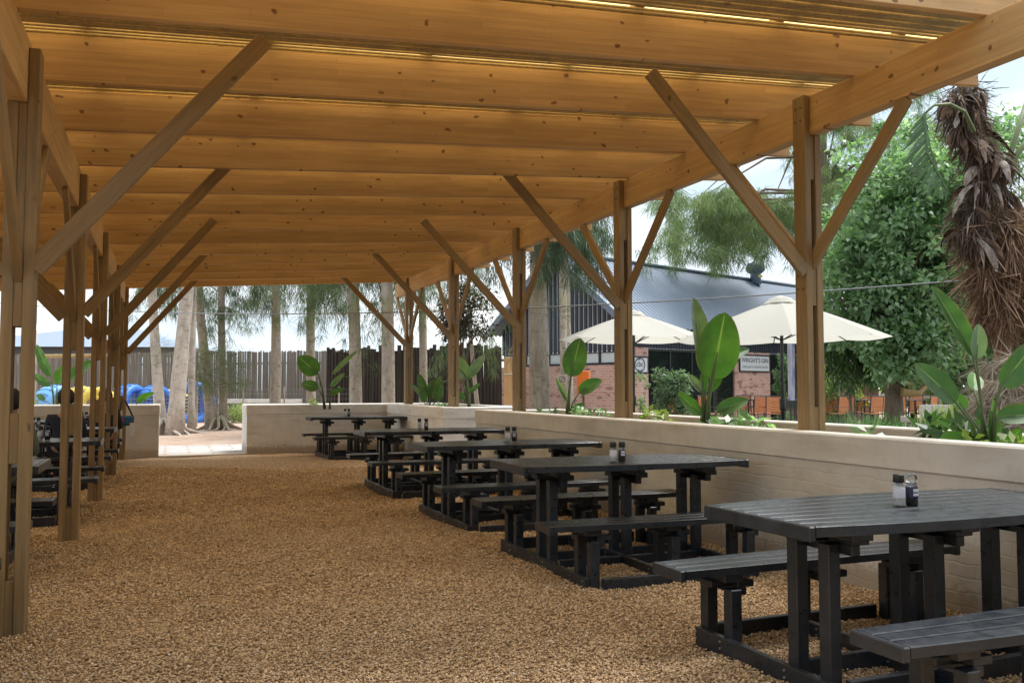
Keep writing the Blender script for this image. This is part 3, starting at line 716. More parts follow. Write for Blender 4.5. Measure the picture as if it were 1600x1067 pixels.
def droop_chain(C, k, step):
    out = []
    for c in C:
        for j in range(3):
            p = Vector(c); d = Vector((random.gauss(0, .8), random.gauss(0, .8), random.uniform(-.1, .4)))
            for i in range(k): out.append(tuple(p)); d.z -= .45; p = p + d.normalized() * step * random.uniform(.7, 1.1)
    return out
def casuarina(px, D, h, w_px, label, crown_c=None, lean=(0, 0), stems=None, zlow=3.2, ncl=26, rad=1.5, bk='bark', rt=0, mat='needles', sprigs=True, nn=110, low=False):
    b = G(px, D); e = tag(empty('casuarina_tree', b), label, 'tree', 'casuarina trees beyond the shelter'); r0 = w_px / 1380 * D / 2
    m = MB(); tips = []
    for st in (stems or [((0, 0), lean, 1)]):
        off, ln_, rf = st; pts = trunk_mesh(m, h, r0 * rf, r0 * rf * .5, ln_, off=off); tips.append(pts)
    if rt: roots(m, r0, rt, 1.1, r0 * .35)
    C = []
    for k in range(ncl):
        pts = random.choice(tips); z = random.uniform(zlow, h); i = min(len(pts) - 1, int((z + .1) / h * 10)); a = random.uniform(0, 6.283)
        rr = rad * random.uniform(.35, 1.0) * (1.15 - .6 * (z - zlow) / max(.1, h - zlow))
        c = (pts[i][0] + rr * math.cos(a), pts[i][1] + rr * math.sin(a), z); C.append((c[0] + b.x, c[1] + b.y, c[2]))
        if k % 2 == 0: m.tube([pts[i], ((pts[i][0] + c[0]) / 2, (pts[i][1] + c[1]) / 2, z + .25), c], [r0 * .16, r0 * .10, .008], 5, False)
    m.build('trunk', M[bk], e, smooth=True)
    C = droop_chain(C, 5, .34); parts = strands(C, max(14, nn // 4), .17, .30, .013, 1.0)
    if sprigs: 
        C2 = [(b.x + random.uniform(-.5, .5), b.y + random.uniform(-.5, .5), random.uniform(1.6, zlow)) for _ in range(3)]
        parts = merge(parts, strands(C2, 45, .22, .35, .008, .1, .3, 1.2))
    if low: parts = merge(parts, strands([(b.x + random.uniform(-.9, .8), b.y - random.uniform(.1, .9), random.uniform(1.2, 2.6)) for _ in range(26)], 60, .26, .40, .010, .5, .2, .8))
    lf(parts, 'crown', mat, e, b)
    return e
# courtyard trees seen through the far end
casuarina(262, 25.5, 9, 22, 'pale forked casuarina with three smooth trunks standing in the gap of the far wall', stems=[((-.13, .3), (-.6, .2), .8), ((.22, -.25), (.45, .3), 1.15), ((.70, .5), (-.1, .3), .55)], bk='bark_pale', rt=8, zlow=4.6, ncl=24)
casuarina(342, 28.5, 9, 17, 'casuarina with two dark leaning stems and roots spreading over the bare earth', low=True, stems=[((-.15, 0), (-1.0, 0), 1), ((.2, .2), (-.2, .5), .8)], rt=10, zlow=3.9, ncl=46, rad=2.0)
casuarina(430, 29, 9, 18, 'straight casuarina trunk left of the round-leaved plant', ncl=28, rad=1.7, zlow=4.5)
casuarina(488, 30, 9, 16, 'straight casuarina trunk rising behind the round-leaved plant', ncl=26, lean=(-.2, 0), zlow=4.8)
casuarina(557, 26, 9, 22, 'casuarina trunk midway along the dark pole fence, bare stem', ncl=24, zlow=3.9, lean=(-.2, .2))
casuarina(607, 25, 9, 24, 'greenish casuarina trunk just left of the farthest right post', ncl=34, zlow=3.6)
casuarina(661, 27, 8, 15, 'slim pale casuarina trunk between the two farthest right posts', ncl=22, zlow=4.2)
casuarina(752, 24, 5.5, 8, 'thin leaning casuarina sapling at the right end of the dark fence', lean=(-.5, 0), ncl=9, rad=.5, zlow=2.4, nn=80)
casuarina(845, 19, 8, 36, 'thick mossy casuarina trunk between the third and second right posts', ncl=44, rad=1.0, zlow=4.3, mat='needles_dark', nn=200)
casuarina(886, 24, 8, 22, 'casuarina trunk in front of the brick gable', ncl=16, rad=.8, zlow=5.0, mat='needles_dark', nn=150)
# big spreading casuarina behind the garden
b = G(1290, 34); e = tag(empty('casuarina_tree', b), 'huge feathery casuarina spreading over the dark roof and the garden', 'tree', 'casuarina trees beyond the shelter')
m = MB(); pts = trunk_mesh(m, 15, .35, .12, (0, 0)); C = []
for k in range(120):
    px = random.uniform(1035, 1500); py = random.uniform(120, 380) 
    if px < 1230: py = random.uniform(290, 385) - (px - 1230) * .06 * random.random()
    D = 34 + random.uniform(-4, 3); p = P(px, py, D); C.append(tuple(p))
    if k % 7 == 0:
        q = Vector(pts[random.randint(5, 9)]); t = p - b; m.tube([q, (q + t) / 2 + Vector((0, 0, .6)), t], [.09, .05, .012], 5, False)
m.build('trunk', M['bark_dark'], e, smooth=True)
C = droop_chain(C, 4, .42); lf(strands(C, 40, .26, .38, .018, .7), 'crown', 'needles_light', e, b)
# overhanging spray from the left of the building
# dusky-leaved tree
def broadleaf(px, D, h, r0, C, Rr, n, ls, mat, label, bk='bark_dark', cat='tree', name='leafy_tree', lean=(0, 0), droop=.3, forks=14, ztr=None):
    b = G(px, D); e = tag(empty(name, b), label, cat)
    m = MB(); pts = trunk_mesh(m, ztr or h * .6, r0, r0 * .55, lean, .08)
    top = Vector(pts[-1]); random.shuffle(C)
    for c in C[:forks]:
        t = Vector(c) - b; st = Vector(pts[random.randint(5, 10)]); m.tube([st, (st + t) / 2 + Vector((0, 0, -.1)), t], [r0 * .38, r0 * .22, .012], 6, False)
    m.build('trunk', M[bk], e, smooth=True)
    lf(leafcards(C, n, Rr, ls[0], ls[1], droop), 'crown', mat, e, b); return e
def cloud(px0, px1, py0, py1, D, dd, k, ell=True):
    out = []
    while len(out) < k:
        a, c = random.uniform(-1, 1), random.uniform(-1, 1)
        if ell and a * a + c * c > 1: continue
        out.append(tuple(P((px0 + px1) / 2 + a * (px1 - px0) / 2, (py0 + py1) / 2 + c * (py1 - py0) / 2, D + random.uniform(-dd, dd))))
    return out
broadleaf(722, 21, 4, .07, cloud(690, 768, 436, 530, 21, .5, 34), .26, 60, (.11, .05), 'leaves_red', 'small dusky-leaved tree above the dark fence behind the fourth right post')
C = cloud(1335, 1470, 400, 590, 18.7, .5, 50) + cloud(1325, 1555, 225, 470, 19.8, 1.5, 190) + cloud(1290, 1570, 180, 500, 20.5, 1.8, 60) + cloud(1282, 1540, 330, 585, 20, 1.3, 150) + cloud(1280, 1400, 350, 500, 20.5, .7, 40)
broadleaf(1394, 19.5, 5, .23, C, [random.uniform(.16, .42) for _ in C], 80, (.15, .10), 'leaves', 'big leafy green tree with a thick dark trunk and a sawn limb', ztr=3.0, forks=40)
o = [x for x in bpy.data.objects if x.name.startswith('leafy_tree')][-1]
m = MB(); q = P(1408, 612, 19.2) - o.location; m.tube([q, q + Vector((.35, -.12, -.02)), q + Vector((.62, -.1, .16))], [.10, .075, .05], 8); m.tube([q + Vector((-.02, .0, .25)), q + Vector((.22, -.1, .16))], [.05, .045], 8); m.build('sawn_limb', M['lath'], o)
# leafy tree in darker lance leaves, lower left of the same crown
broadleaf(1330, 22.5, 3.5, .06, cloud(1285, 1400, 480, 600, 21.2, .5, 50), .32, 70, (.22, .05), 'leaves_dark', 'dark lance-leaved shrub tree under the left side of the big leafy tree', droop=.9)
# background greenery far right
for k, (a, c, y0, y1, D, mt, lab) in enumerate([(1440, 1560, 480, 640, 34, 'leaves', 'mid green bush far behind the tree trunk on the right'), (1560, 1680, 440, 640, 30, 'leaves_dark', 'dark green bush at the far right behind the palm'),
        (1380, 1470, 520, 625, 38, 'leaves_lime', 'pale bush far behind the garden chairs'), (1500, 1700, 180, 470, 33, 'leaves', 'tall green tree behind the palm at the right edge')]):
    broadleaf((a + c) / 2, D, 3, .12, cloud(a, c, y0, y1, D, 1.5, 70), .7, 90, (.26, .14), mt, lab)

# ------------------------------------------------------------------ palm with dead skirt, giant strelitzia, fibrous clump
b = G(1540, 11.0); e = tag(empty('palm_tree', b), 'fan palm with a shaggy skirt of brown dead fronds and a ringed trunk', 'palm')
m = MB(); pts = []; rad = []
for i in range(24):
    t = i / 23; pts.append((.02 * math.sin(5 * t) + .35 * t, .05 * t - .13 * t, -.1 + 2.7 * t)); rad.append(.105 * (1.15 - .25 * t) * (1 + (.06 if i % 2 else -.03)))
m.tube(pts, rad, 12); m.build('trunk', M['palm_bark'], e, smooth=True)
C = []; Rr = []
for k in range(150):
    py = random.uniform(325, 495); half = 95 * (1 - ((py - 430) / 130) ** 2 * .55); px = 1602 + random.uniform(-1, 1) * half * .82; 
    C.append(tuple(P(px, py, 11 + random.uniform(-.45, .45)))); Rr.append(.16)
lf(merge(strands(C, 120, Rr, .30, .010, 1.3, 0, .25), strands(C, 26, [.07] * len(C), .48, .024, .9, 0, 1.3)), 'dead_skirt', 'dry', e, b)
GD = 10.7
b = G(1540, GD); e = tag(empty('giant_strelitzia', b), 'giant bird of paradise with dark dead leaves and one torn green leaf hanging down', 'plant')
m = MB(); q = [P(1572, 700, 11.5), P(1570, 480, 11.3), P(1556, 380, GD), P(1538, 300, GD), P(1534, 215, GD), P(1550, 140, GD)]; m.tube([v - b for v in q], [.10, .10, .13, .13, .10, .05], 10); m.build('stem', M['bark_dark'], e, smooth=True)
C = []
for k in range(76):
    t = random.random(); py = 128 + 262 * t; px = 1532 + 22 * math.sin(py * .03) + random.uniform(-24, 24) + 14 * t; C.append(tuple(P(px, py, GD + random.uniform(-.2, .1))))
lf(merge(strands(C, 80, .12, .24, .012, 1.1, 0, .6), strands(C[:30], 30, .22, .16, .012, .2, 0, 1.0)), 'dead_leaves', 'drydark', e, b)
def curl(m, p, d, ln, w_, tw, k=9):
    vs = []; p = Vector(p); d = Vector(d).normalized(); sd = d.cross(Vector((random.gauss(0, 1), random.gauss(0, 1), .3))).normalized()
    for i in range(k + 1):
        t = i / k; ww = w_ * math.sin(math.pi * min(1, .12 + t * .86)) ** .7; sdr = Matrix.Rotation(tw * t, 3, d) @ sd; n_ = d.cross(sdr)
        vs += [p - sdr * ww + n_ * ww * .35, p + n_ * -ww * .2, p + sdr * ww + n_ * ww * .35]
        d = (d + Vector((random.gauss(0, .12), random.gauss(0, .12), -.28))).normalized(); p = p + d * ln / k
    m.add(vs, [f for i in range(k) for f in ((3 * i, 3 * i + 1, 3 * i + 4, 3 * i + 3), (3 * i + 1, 3 * i + 2, 3 * i + 5, 3 * i + 4))])
M['dead_a'] = bark('dead_leaf_grey', (.16, .12, .10), (.42, .37, .34), 0, 14); M['dead_b'] = bark('dead_leaf_brown', (.05, .03, .022), (.20, .12, .08), 0, 14)
for mt_, n_c, wr in (('dead_b', 150, (.02, .06)), ('dead_a', 60, (.025, .07))):
    m = MB()
    for k in range(n_c):
        c = random.choice(C); a_ = random.uniform(0, 6.28)
        curl(m, Vector(c) - b, (math.cos(a_), math.sin(a_) - .4, random.uniform(-.2, .6)), random.uniform(.25, .6), random.uniform(*wr), random.uniform(-3, 3))
    m.build('curled_leaves', M[mt_], e, smooth=True)
m = MB(); 
for (ax, tx, ty, r_) in ((1552, 1618, 150, .035), (1556, 1636, 190, .035)): m.tube([P(ax, 320, GD) - b, P((ax + tx) / 2 + 4, 235, GD) - b, P(tx, ty, GD) - b], [r_ * 1.5, r_, r_ * .8], 8)
m.build('petioles', M['palm_green'], e, smooth=True); m = MB()
A = [P(1532, 200, 9.9), P(1518, 168, 9.7), P(1495, 156, 9.5), P(1470, 158, 9.5), P(1454, 172, 9.5)]; m.tube([v - b for v in A], [.024, .02, .017, .014, .012], 8); m.build('leaf_stalk', M['palm_green'], e, smooth=True)
# torn leaf: separate drooping segments off the rachis
m = MB(); R0, R1 = P(1454, 172, 9.5) - b, P(1490, 300, 9.45) - b; m.tube([R0, (R0 + R1) / 2 + RT * -.10, R1], [.02, .014, .006], 7)
for k in range(15):
    t = (k + .5) / 15; c = R0.lerp(R1, t) + RT * (-.10 * 4 * t * (1 - t) * .5)
    for sgn, ln in ((-1, .46 * math.sin(math.pi * (t * .8 + .15))), (1, .24 * math.sin(math.pi * (t * .9 + .1)))):
        d = RT * sgn * (.75 if sgn < 0 else .3) + Vector((0, 0, -.55 - .5 * t)) + FW * random.uniform(-.3, .3); d.normalize(); n_ = Vector((0, 0, 1)).cross(d).normalized().cross(d) * .02
        s = Vector((0, 0, 1)) * .030; q0 = c; q1 = c + d * ln * .6; q2 = c + d * ln
        m.add([q0 - s, q0 + s, q1 + s * 1.05 + n_, q2 + n_ * 2, q1 - s * 1.05 + n_], [(0, 1, 2, 4), (4, 2, 3)])
m.build('torn_leaf', M['torn'], e)
C = []
for px, py in ((1560, 700), (1575, 640), (1590, 600)): pass
b2 = G(1585, 10.3); e2 = tag(empty('fibrous_palm_stump', b2), 'squat palm stump covered in pale grey shaggy fibres, lower right behind the planter', 'palm')
m = MB(); m.lathe([(.30, -.1), (.42, .4), (.45, .9), (.34, 1.35), (.1, 1.6)], 16); m.build('core', M['palm_bark'], e2, smooth=True)
C = []; 
for k in range(120):
    a = random.uniform(0, 6.28); z = random.uniform(.3, 1.65); r = .44 * (1 - max(0, z - 1.1) * .9); C.append((b2.x + r * math.cos(a), b2.y + r * math.sin(a), z))
lf(strands(C, 120, .10, .28, .009, .8, 0, .9), 'fibres', 'fluff', e2, b2)

# ------------------------------------------------------------------ small plants in and behind the planter
def tuft(px, D, z, rad, n, ls, mat, label, name='creeper', cat='plant', k=6, sp=.2):
    b = G(px, D, z); e = tag(empty(name, b), label, cat)
    m = MB(); C = []
    for i in range(k):
        c = Vector((b.x + random.uniform(-sp, sp) * 1.0, b.y + random.uniform(-sp, sp), z + random.uniform(.02, rad * 1.2))); C.append(tuple(c))
        m.tube([(0, 0, -.02), (c - b) * .6, c - b], [.006, .005, .003], 5, False)
    m.build('stem', M['stalk'], e); lf(leafcards(C, n, rad, ls[0], ls[1], .1, .7), 'foliage', mat, e, b); return e
for px, D, z, rad, n, ls, mt, lab, k in [(1130, 8.5, .90, .09, 12, (.12, .07), 'leaves', 'low leafy creeper at the foot of the broad-leaved plant', 6), (1165, 8.2, .90, .08, 11, (.12, .07), 'leaves', 'low leafy creeper right of the broad-leaved plant', 5),
        (1362, 6.9, .89, .05, 6, (.13, .06), 'leaves', 'few broad seedling leaves left of the right end of the planter', 3), (1025, 9.7, .92, .08, 12, (.10, .06), 'leaves_lime', 'small bright green sprig right of the second post', 4),
        (905, 11.4, .92, .08, 12, (.08, .05), 'leaves', 'small green creeper beside the oval-leaved plant', 5), (932, 11.0, .92, .06, 10, (.08, .05), 'leaves', 'little creeper between the oval-leaved plant and the second post', 4),
        (846, 12.4, .92, .05, 6, (.12, .07), 'leaves_dark', 'dark low leaf clump right of the third post', 3), (1572, 5.6, .90, .07, 10, (.10, .06), 'leaves_lime', 'bright creeper at the right edge of the planter', 5),
        (1508, 6.1, .90, .10, 16, (.14, .07), 'leaves_dark', 'dark green foliage under the large right hand plant', 6), (700, 15.8, .92, .05, 8, (.10, .06), 'leaves', 'short green clump left of the fourth right post', 4),
        (480, 18.0, .95, .06, 8, (.10, .06), 'leaves_lime', 'small lime clump on top of the far white wall', 4), (60, 18.2, .92, .06, 8, (.10, .06), 'leaves_lime', 'small weed at the foot of the dark plant on the far left wall', 4)]:
    tuft(px, D, z, rad, n, ls, mt, lab, k=k)
def bush(px, D, h, r, mat, label, needle=True, n=130, k=16, name='garden_shrub', ls=(.12, .05)):
    b = G(px, D); e = tag(empty(name, b), label, 'shrub'); C = [(b.x + random.uniform(-r, r), b.y + random.uniform(-r, r), random.uniform(.15, h)) for _ in range(k)]
    m = MB()
    for c in C[:8]: m.tube([(0, 0, -.05), tuple(Vector(c) - b)], [.015, .005], 5, False)
    m.build('stem', M['bark_dark'], e)
    lf(strands(C, n, r * .45, .26, .012, 0, .9, .7) if needle else leafcards(C, n, r * .5, ls[0], ls[1], .2), 'foliage', mat, e, b)
for i, (px, D, h, r, mt, lab) in enumerate([(1305, 12.5, .75, .45, 'bushleaf', 'feathery grey-green shrub right of the nearest right post'), (1345, 13, .78, .45, 'leaves', 'feathery green shrub left of the garden tree trunk'), (1390, 13, .66, .45, 'bushleaf', 'low herb bush in front of the garden tree trunk'),
        (1432, 13, .8, .45, 'leaves_dark', 'dark herb bush behind the small white plant tag'), (1470, 12.5, .78, .45, 'leaves', 'green herb bush right of the small white plant tag'), (1500, 13.5, 1.05, .4, 'leaves_lime', 'yellow-green shrub left of the palm trunk')]):
    bush(px, D, h - .16, r, mt, lab)
bush(1054, 23, 1.75, .36, 'bushleaf', 'round grey-green bush before the dark doorway', False, 110, 30, 'potted_bush')
bush(1310, 27.5, 2.0, .5, 'leaves_lime', 'small yellow-green tree against the low brick wall', False, 50, 26, ls=(.14, .07))
bush(1221, 29.5, 2.5, .20, 'leaves', 'leafy climber in the doorway right of the lettered sign', False, 70, 22, 'climber')
bush(1001, 27.0, 1.7, .16, 'leaves', 'thin climber under the emblem sign', False, 24, 12, 'climber')
for px, D, lab in ((1080, 19.5, 'dry straw-like grass clump below the round bush'), (1140, 19, 'dry straw-like grass clump at the foot of the sign pier'), (1110, 20, 'dry straw-like grass clump behind the broad-leaved plant'), (1232, 17, 'dry grass clump at the umbrella pole')):
    bush(px, D, .55, .35, 'grass', lab, True, 45, 14, 'dry_grass_clump')
# plant tag
b = G(1413, 11.5); e = tag(empty('plant_tag', b), 'small white plant tag on a stick among the herbs', 'plant tag')
m = MB(); m.box(-.008, .008, -.004, .004, 0, .86); m.build('stake', M['cap_white'], e); m = MB(); m.box(-.065, .065, -.004, .004, .862, .94, bev=.003); m.build('plate', M['cap_white'], e); e.rotation_euler = (0, 0, -PSI)

# ------------------------------------------------------------------ pole fences
def fmat(name, a, b_):
    m = Mat(name, rough=.9); n = m.noise(m.coord((1, 1, .1)), 9, 4); oi = m.n('ShaderNodeAttribute', attribute_name='rnd').outputs['Fac']
    m.base(m.mix(.5, m.ramp(oi, [(0, a), (1, b_)]), m.ramp(n, [(.3, a), (.7, b_)]))); m.bump(n, .5, .01); return m.m
M['lattes'] = fmat('weathered_poles', (.12, .108, .092), (.27, .245, .215)); M['lattes_dark'] = fmat('dark_poles', (.022, .018, .016), (.062, .048, .042))
def pole_fence(name, label, A, B, h, dh, pitch, r0, r1, mat, skip=0):
    A = Vector(A); B = Vector(B); L_ = (B - A).length; n = int(L_ / pitch); k = 7
    Vs = []; Fs = []; Rr = []; bi = 0
    for i in range(n):
        if random.random() < skip: continue
        c = A.lerp(B, (i + random.uniform(-.15, .15)) / n) - A; r = random.uniform(r0, r1); hh = h + random.uniform(-dh, dh); lx, ly = random.uniform(-.02, .02), random.uniform(-.02, .02)
        for z, rr, q in ((-.1, r, 0), (hh, r * .85, 1)):
            for j in range(k): t = 6.2832 * j / k; Vs.append((c.x + lx * q + rr * math.cos(t), c.y + ly * q + rr * math.sin(t), z))
        for j in range(k): Fs.append((bi + j, bi + (j + 1) % k, bi + k + (j + 1) % k, bi + k + j))
        Rr += [random.random()] * (2 * k); bi += 2 * k
    e = tag(empty(name, A), label, 'fence')
    quads('poles', np.array(Vs), np.array(Fs), M[mat], e, np.array(Rr), True)
    m = MB(); d = (B - A).normalized(); nn_ = Vector((-d.y, d.x, 0)) * .06
    for z in (.5, h - .5): m.tube([nn_ + Vector((0, 0, z)), B - A + nn_ + Vector((0, 0, z))], .035, 6)
    m.build('rail', M[mat], e)
pole_fence('pole_fence', 'weathered grey fence of thin upright poles behind the courtyard trees', G(-80, 42), G(560, 36), 2.85, .035, .076, .039, .047, 'lattes')
pole_fence('pole_fence', 'taller blackish fence of thick upright poles behind the corner planter', G(512, 33), G(787, 29), 2.72, .13, .14, .070, .088, 'lattes_dark', .0)
# brown door-like panel and steel rods right of it
b = G(795, 28.4); e = tag(empty('timber_gate_panel', b, -PSI), 'orange-brown timber gate panel between the dark fence and the brick gable', 'gate')
m = MB(); m.box(-.16, .16, -.03, .03, 0, 2.3, bev=.01); m.build('panel', M['glulam'], e)

for z in (1.75, .75): m = MB(); m.tube([(-.16, -.05, z), (.4, -.05, z + .02)], .02, 6); m.build('hinge_bar', M['bolt'], e)

# ------------------------------------------------------------------ play tyres, bench, mesh fence, pavilion
M['tyre_groove'] = Mat('tyre_groove', (.03, .08, .22), .7).m; M['tyre_blue'] = Mat('blue_tyre_paint', (.03, .16, .55), .5).m; M['tyre_light'] = Mat('light_blue_tyre_paint', (.12, .35, .72), .5).m; M['tyre_yellow'] = Mat('yellow_tyre_paint', (.66, .50, .07), .5).m
def tyre(px, D, Ro, wd, rz, mt, lab, tilt=0):
    b = G(px, D); e = tag(empty('tractor_tyre', b, rz), lab, 'tyre', 'painted tractor tyres set upright in the play yard')
    m = MB(); n = 40; sec = [(.58, -.42), (.78, -.5), (.95, -.46), (1.0, -.3), (1.0, .3), (.95, .46), (.78, .5), (.58, .42)]; vs = []; fs = []
    for i in range(n):
        a = 2 * math.pi * i / n
        for r, y in sec: vs.append((math.cos(a) * r * Ro, y * wd, math.sin(a) * r * Ro + Ro * .82))
    ns = len(sec)
    for i in range(n):
        for j in range(ns):
            fs.append((i * ns + j, i * ns + (j + 1) % ns, ((i + 1) % n) * ns + (j + 1) % ns, ((i + 1) % n) * ns + j))
    m.add(vs, fs); m.build('casing', M[mt], e, smooth=True)
    m = MB()
    for i in range(20):
        a = 2 * math.pi * i / 20
        m.tube([(math.cos(a + o_) * Ro * 1.004, y_ * wd, math.sin(a + o_) * Ro * 1.004 + Ro * .82) for o_, y_ in ((.10, -.42), (.03, -.2), (0, 0), (.03, .2), (.10, .42))], .014, 5)
    m.build('tread', M['tyre_groove'], e)
tyre(88, 33, .78, .75, .9, 'tyre_light', 'light blue painted tractor tyre, leftmost behind the far wall'); tyre(128, 33, .76, .5, .2, 'tyre_yellow', 'yellow painted tractor tyre beside the light blue one')
tyre(155, 32.5, .74, .5, .1, 'tyre_yellow', 'yellow painted tractor tyre between the left posts'); tyre(205, 34, .80, .6, 1.0, 'tyre_blue', 'deep blue tractor tyre left of the slatted bench')
tyre(243, 34.5, .78, .6, .9, 'tyre_blue', 'deep blue tractor tyre just behind the three-trunked tree'); tyre(300, 34.0, .86, .8, .35, 'tyre_blue', 'large blue tractor tyre right of the three-trunked tree'); tyre(272, 35.5, .7, .5, .1, 'tyre_yellow', 'yellow tractor tyre half hidden behind the three-trunked tree')
b = G(262, 31); e = tag(empty('park_bench', b, -PSI), 'dark blue slatted park bench behind the three-trunked tree', 'bench'); M['bench_blue'] = Mat('bench_blue', (.03, .05, .14), .5).m
m = MB()
for z in (.5, .62, .74, .86, .98): m.box(-1.15, 1.15, .0, .03, z - .04, z + .04, Matrix.Translation((0, 0, 0)))
m.build('backrest', M['bench_blue'], e); m = MB()
for y in (-.42, -.32, -.22, -.12): m.box(-1.15, 1.15, y, y + .08, .42, .45)
m.build('seat', M['bench_blue'], e)
for x in (-1.0, 1.0):
    m = MB(); m.tube([(x, .06, 1.02), (x, .04, .45), (x, .10, 0)], .03, 6); m.tube([(x, -.38, .41), (x, -.42, 0)], .03, 6); m.build('leg', M['bench_blue'], e)
e = tag(empty('mesh_fence', G(0, 30)), 'thin wire mesh fence with slim posts in front of the tyres', 'fence'); A0 = G(0, 30)
m = MB()
for px in (10, 180, 242, 309, 322, 381, 445, 530): q = G(px, 30) - A0; m.tube([q, q + Vector((0, 0, 1.9 if px in (309, 322) else 1.35))], .028, 6)
m.build('post', M['bark_pale'], e); m = MB(); Bq = G(560, 30) - A0
for z in np.arange(.15, 1.3, .16): m.tube([Vector((0, 0, z)), Bq + Vector((0, 0, z))], .0018, 3, False)
for i in range(90): q = Bq * i / 90; m.tube([q, q + Vector((0, 0, 1.25))], .0018, 3, False)
m.build('wire_mesh', M['bolt'], e)
b = G(350, 36); e = tag(empty('guard_rail', b, -PSI), 'pale horizontal guard rail in front of the pole fence', 'rail'); m = MB(); m.box(-.2, 3.2, -.02, .02, .70, .86, bev=.01); m.build('rail', M['cap_white'], e)
m = MB()
for x in (0, 1.5, 3.0): m.box(x - .05, x + .05, .02, .1, 0, .8)
m.build('post', M['bark_pale'], e)
for px, lab in ((365, 'weedy green bush under the pale guard rail, near the wall edge'), (400, 'weedy green bush under the pale guard rail, further right')): bush(px, 34, .5, .6, 'leaves_lime', lab, False, 60, 14)
# pavilion
b = G(60, 46); e = tag(empty('shade_pavilion', b, -PSI + R(4)), 'grey hip-roofed shade pavilion with climbing wall behind the tyres', 'building')
M['roof_grey'] = Mat('grey_blue_roof', (.20, .25, .33), .6).m; M['wall_grey'] = Mat('grey_blue_wall', (.42, .46, .55), .8).m; M['net'] = Mat('dark_net', (.12, .11, .105), .9).m
z1 = ZH(545, 46); z2 = ZH(515, 46)
def bx_px(px): return (px - 60) / 1380 * 46
m = MB(); xa, xb = bx_px(-60), bx_px(318); m.add([(xa, -3, z1), (xb, -3, z1), (xb, 5, z1), (xa, 5, z1), (bx_px(95), 1, z2 + .1), (bx_px(205), 1, z2 + .1)], [(0, 1, 5, 4), (1, 2, 5), (2, 3, 4, 5), (3, 0, 4), (3, 2, 1, 0)]); m.build('roof', M['roof_grey'], e)
m = MB(); m.box(xa + .3, xb - .6, -2.7, -2.6, ZH(560, 46), z1 - .01); m.build('net_valance', M['net'], e)
m = MB(); m.box(bx_px(20), bx_px(172), 1.5, 1.7, 0, ZH(548, 46)); m.build('climbing_wall', M['wall_grey'], e)
m = MB()
for x in (xa + .4, bx_px(60), bx_px(130), bx_px(210), xb - .8): m.tube([(x, -2.5, 0), (x, -2.5, z1)], .07, 8)
m.build('post', M['bark_pale'], e)
for k in range(14):
    m = MB(); m.lathe([(.12, 0), (.09, .06), (.02, .09)], 8); o = m.build('climbing_hold', M['tyre_blue' if k % 2 else 'tyre_light'], e, loc=(random.uniform(bx_px(30), bx_px(165)), 1.49, random.uniform(.8, 3))); o.rotation_euler = (R(90), 0, 0)
b = G(51, 27); e = tag(empty('climbing_frame', b, -PSI), 'pale barked play frame pole with a horizontal log, left behind the wall', 'play frame')
m = MB(); m.tube([(0, 0, -.1), (0, 0, ZH(516, 27))], [.13, .105], 10); m.build('pole', M['bark_pale'], e, smooth=True); m = MB(); m.tube([(-.1, .1, ZH(556, 27)), (2.6, .1, ZH(556, 27) + .02)], .06, 8); m.build('log', M['lath'], e, smooth=True)
b = G(45, 20); e = tag(empty('hanging_lamp_box', b + Vector((0, 0, 2.75)), -PSI), 'dark framed hanging panel by the nearest left post against the sky', 'sign panel')
m = MB(); m.box(-.14, .14, -.03, .03, 0, .62, bev=.006); m.build('frame', M['black'], e); m = MB(); m.box(-.11, .11, -.034, -.0305, .04, .58); m.build('panel', M['wall_grey'], e); m = MB(); m.tube([(0, 0, -3.3), (0, .0, 0)], .03, 8); m.build('pole', M['bark_pale'], e)

# ------------------------------------------------------------------ brick and corrugated building
def brickm(name):
    m = Mat(name, rough=.85); cc = m.n('ShaderNodeTexCoord').outputs['Object']; sp = m.n('ShaderNodeSeparateXYZ', {0: cc})
    su = m.n('ShaderNodeMath', {0: sp.outputs[0], 1: sp.outputs[1]}, operation='ADD').outputs[0]; cb = m.n('ShaderNodeCombineXYZ', {0: su, 1: sp.outputs[2]}).outputs[0]
    br = m.n('ShaderNodeTexBrick', {'Vector': cb, 'Color1': (.46, .20, .155, 1), 'Color2': (.60, .34, .28, 1), 'Mortar': (.56, .47, .42, 1), 'Scale': 1.0, 'Mortar Size': .012, 'Brick Width': .23, 'Row Height': .086, 'Bias': .0})
    n = m.noise(cb, 2.4, 5, .6); c = m.mix(m.ramp(n, [(.4, 0), (.7, .5)]), br.outputs[0], (.66, .50, .45))
    v = m.n('ShaderNodeTexVoronoi', {'Vector': m.n('ShaderNodeMapping', {'Vector': cb, 'Scale': (4.3, 11.6, 1)}).outputs[0], 'Scale': 1.0}); s = m.n('ShaderNodeSeparateColor', {0: v.outputs['Color']}).outputs[0]
    c = m.mix(m.ramp(s, [(.86, 0), (.9, .65)]), c, (.20, .12, .11)); m.base(c); m.bump(br.outputs[1], -.5, .01); return m.m
M['brick'] = brickm('rustic_brick')
M['roofsteel'] = Mat('blue_grey_roof_steel', (.17, .215, .29), .42).m; M['clad'] = Mat('navy_cladding', (.028, .036, .055), .5).m
M['clad_back'] = Mat('pale_cladding_groove', (.44, .49, .57), .6).m; M['frame'] = Mat('dark_frame', (.02, .024, .03), .45).m
M['pane'] = Mat('pale_window_pane', (.58, .66, .70), .3).m; M['darkpane'] = Mat('dark_door_glass', (.012, .018, .017), .06).m
M['signwhite'] = Mat('sign_white', (.66, .70, .74), .6).m; M['ink'] = Mat('sign_ink', (.05, .055, .09), .6).m; M['ink_grey'] = Mat('sign_ink_grey', (.26, .29, .34), .6).m
BC = G(985, 28); bang = math.atan2(.344, .939)
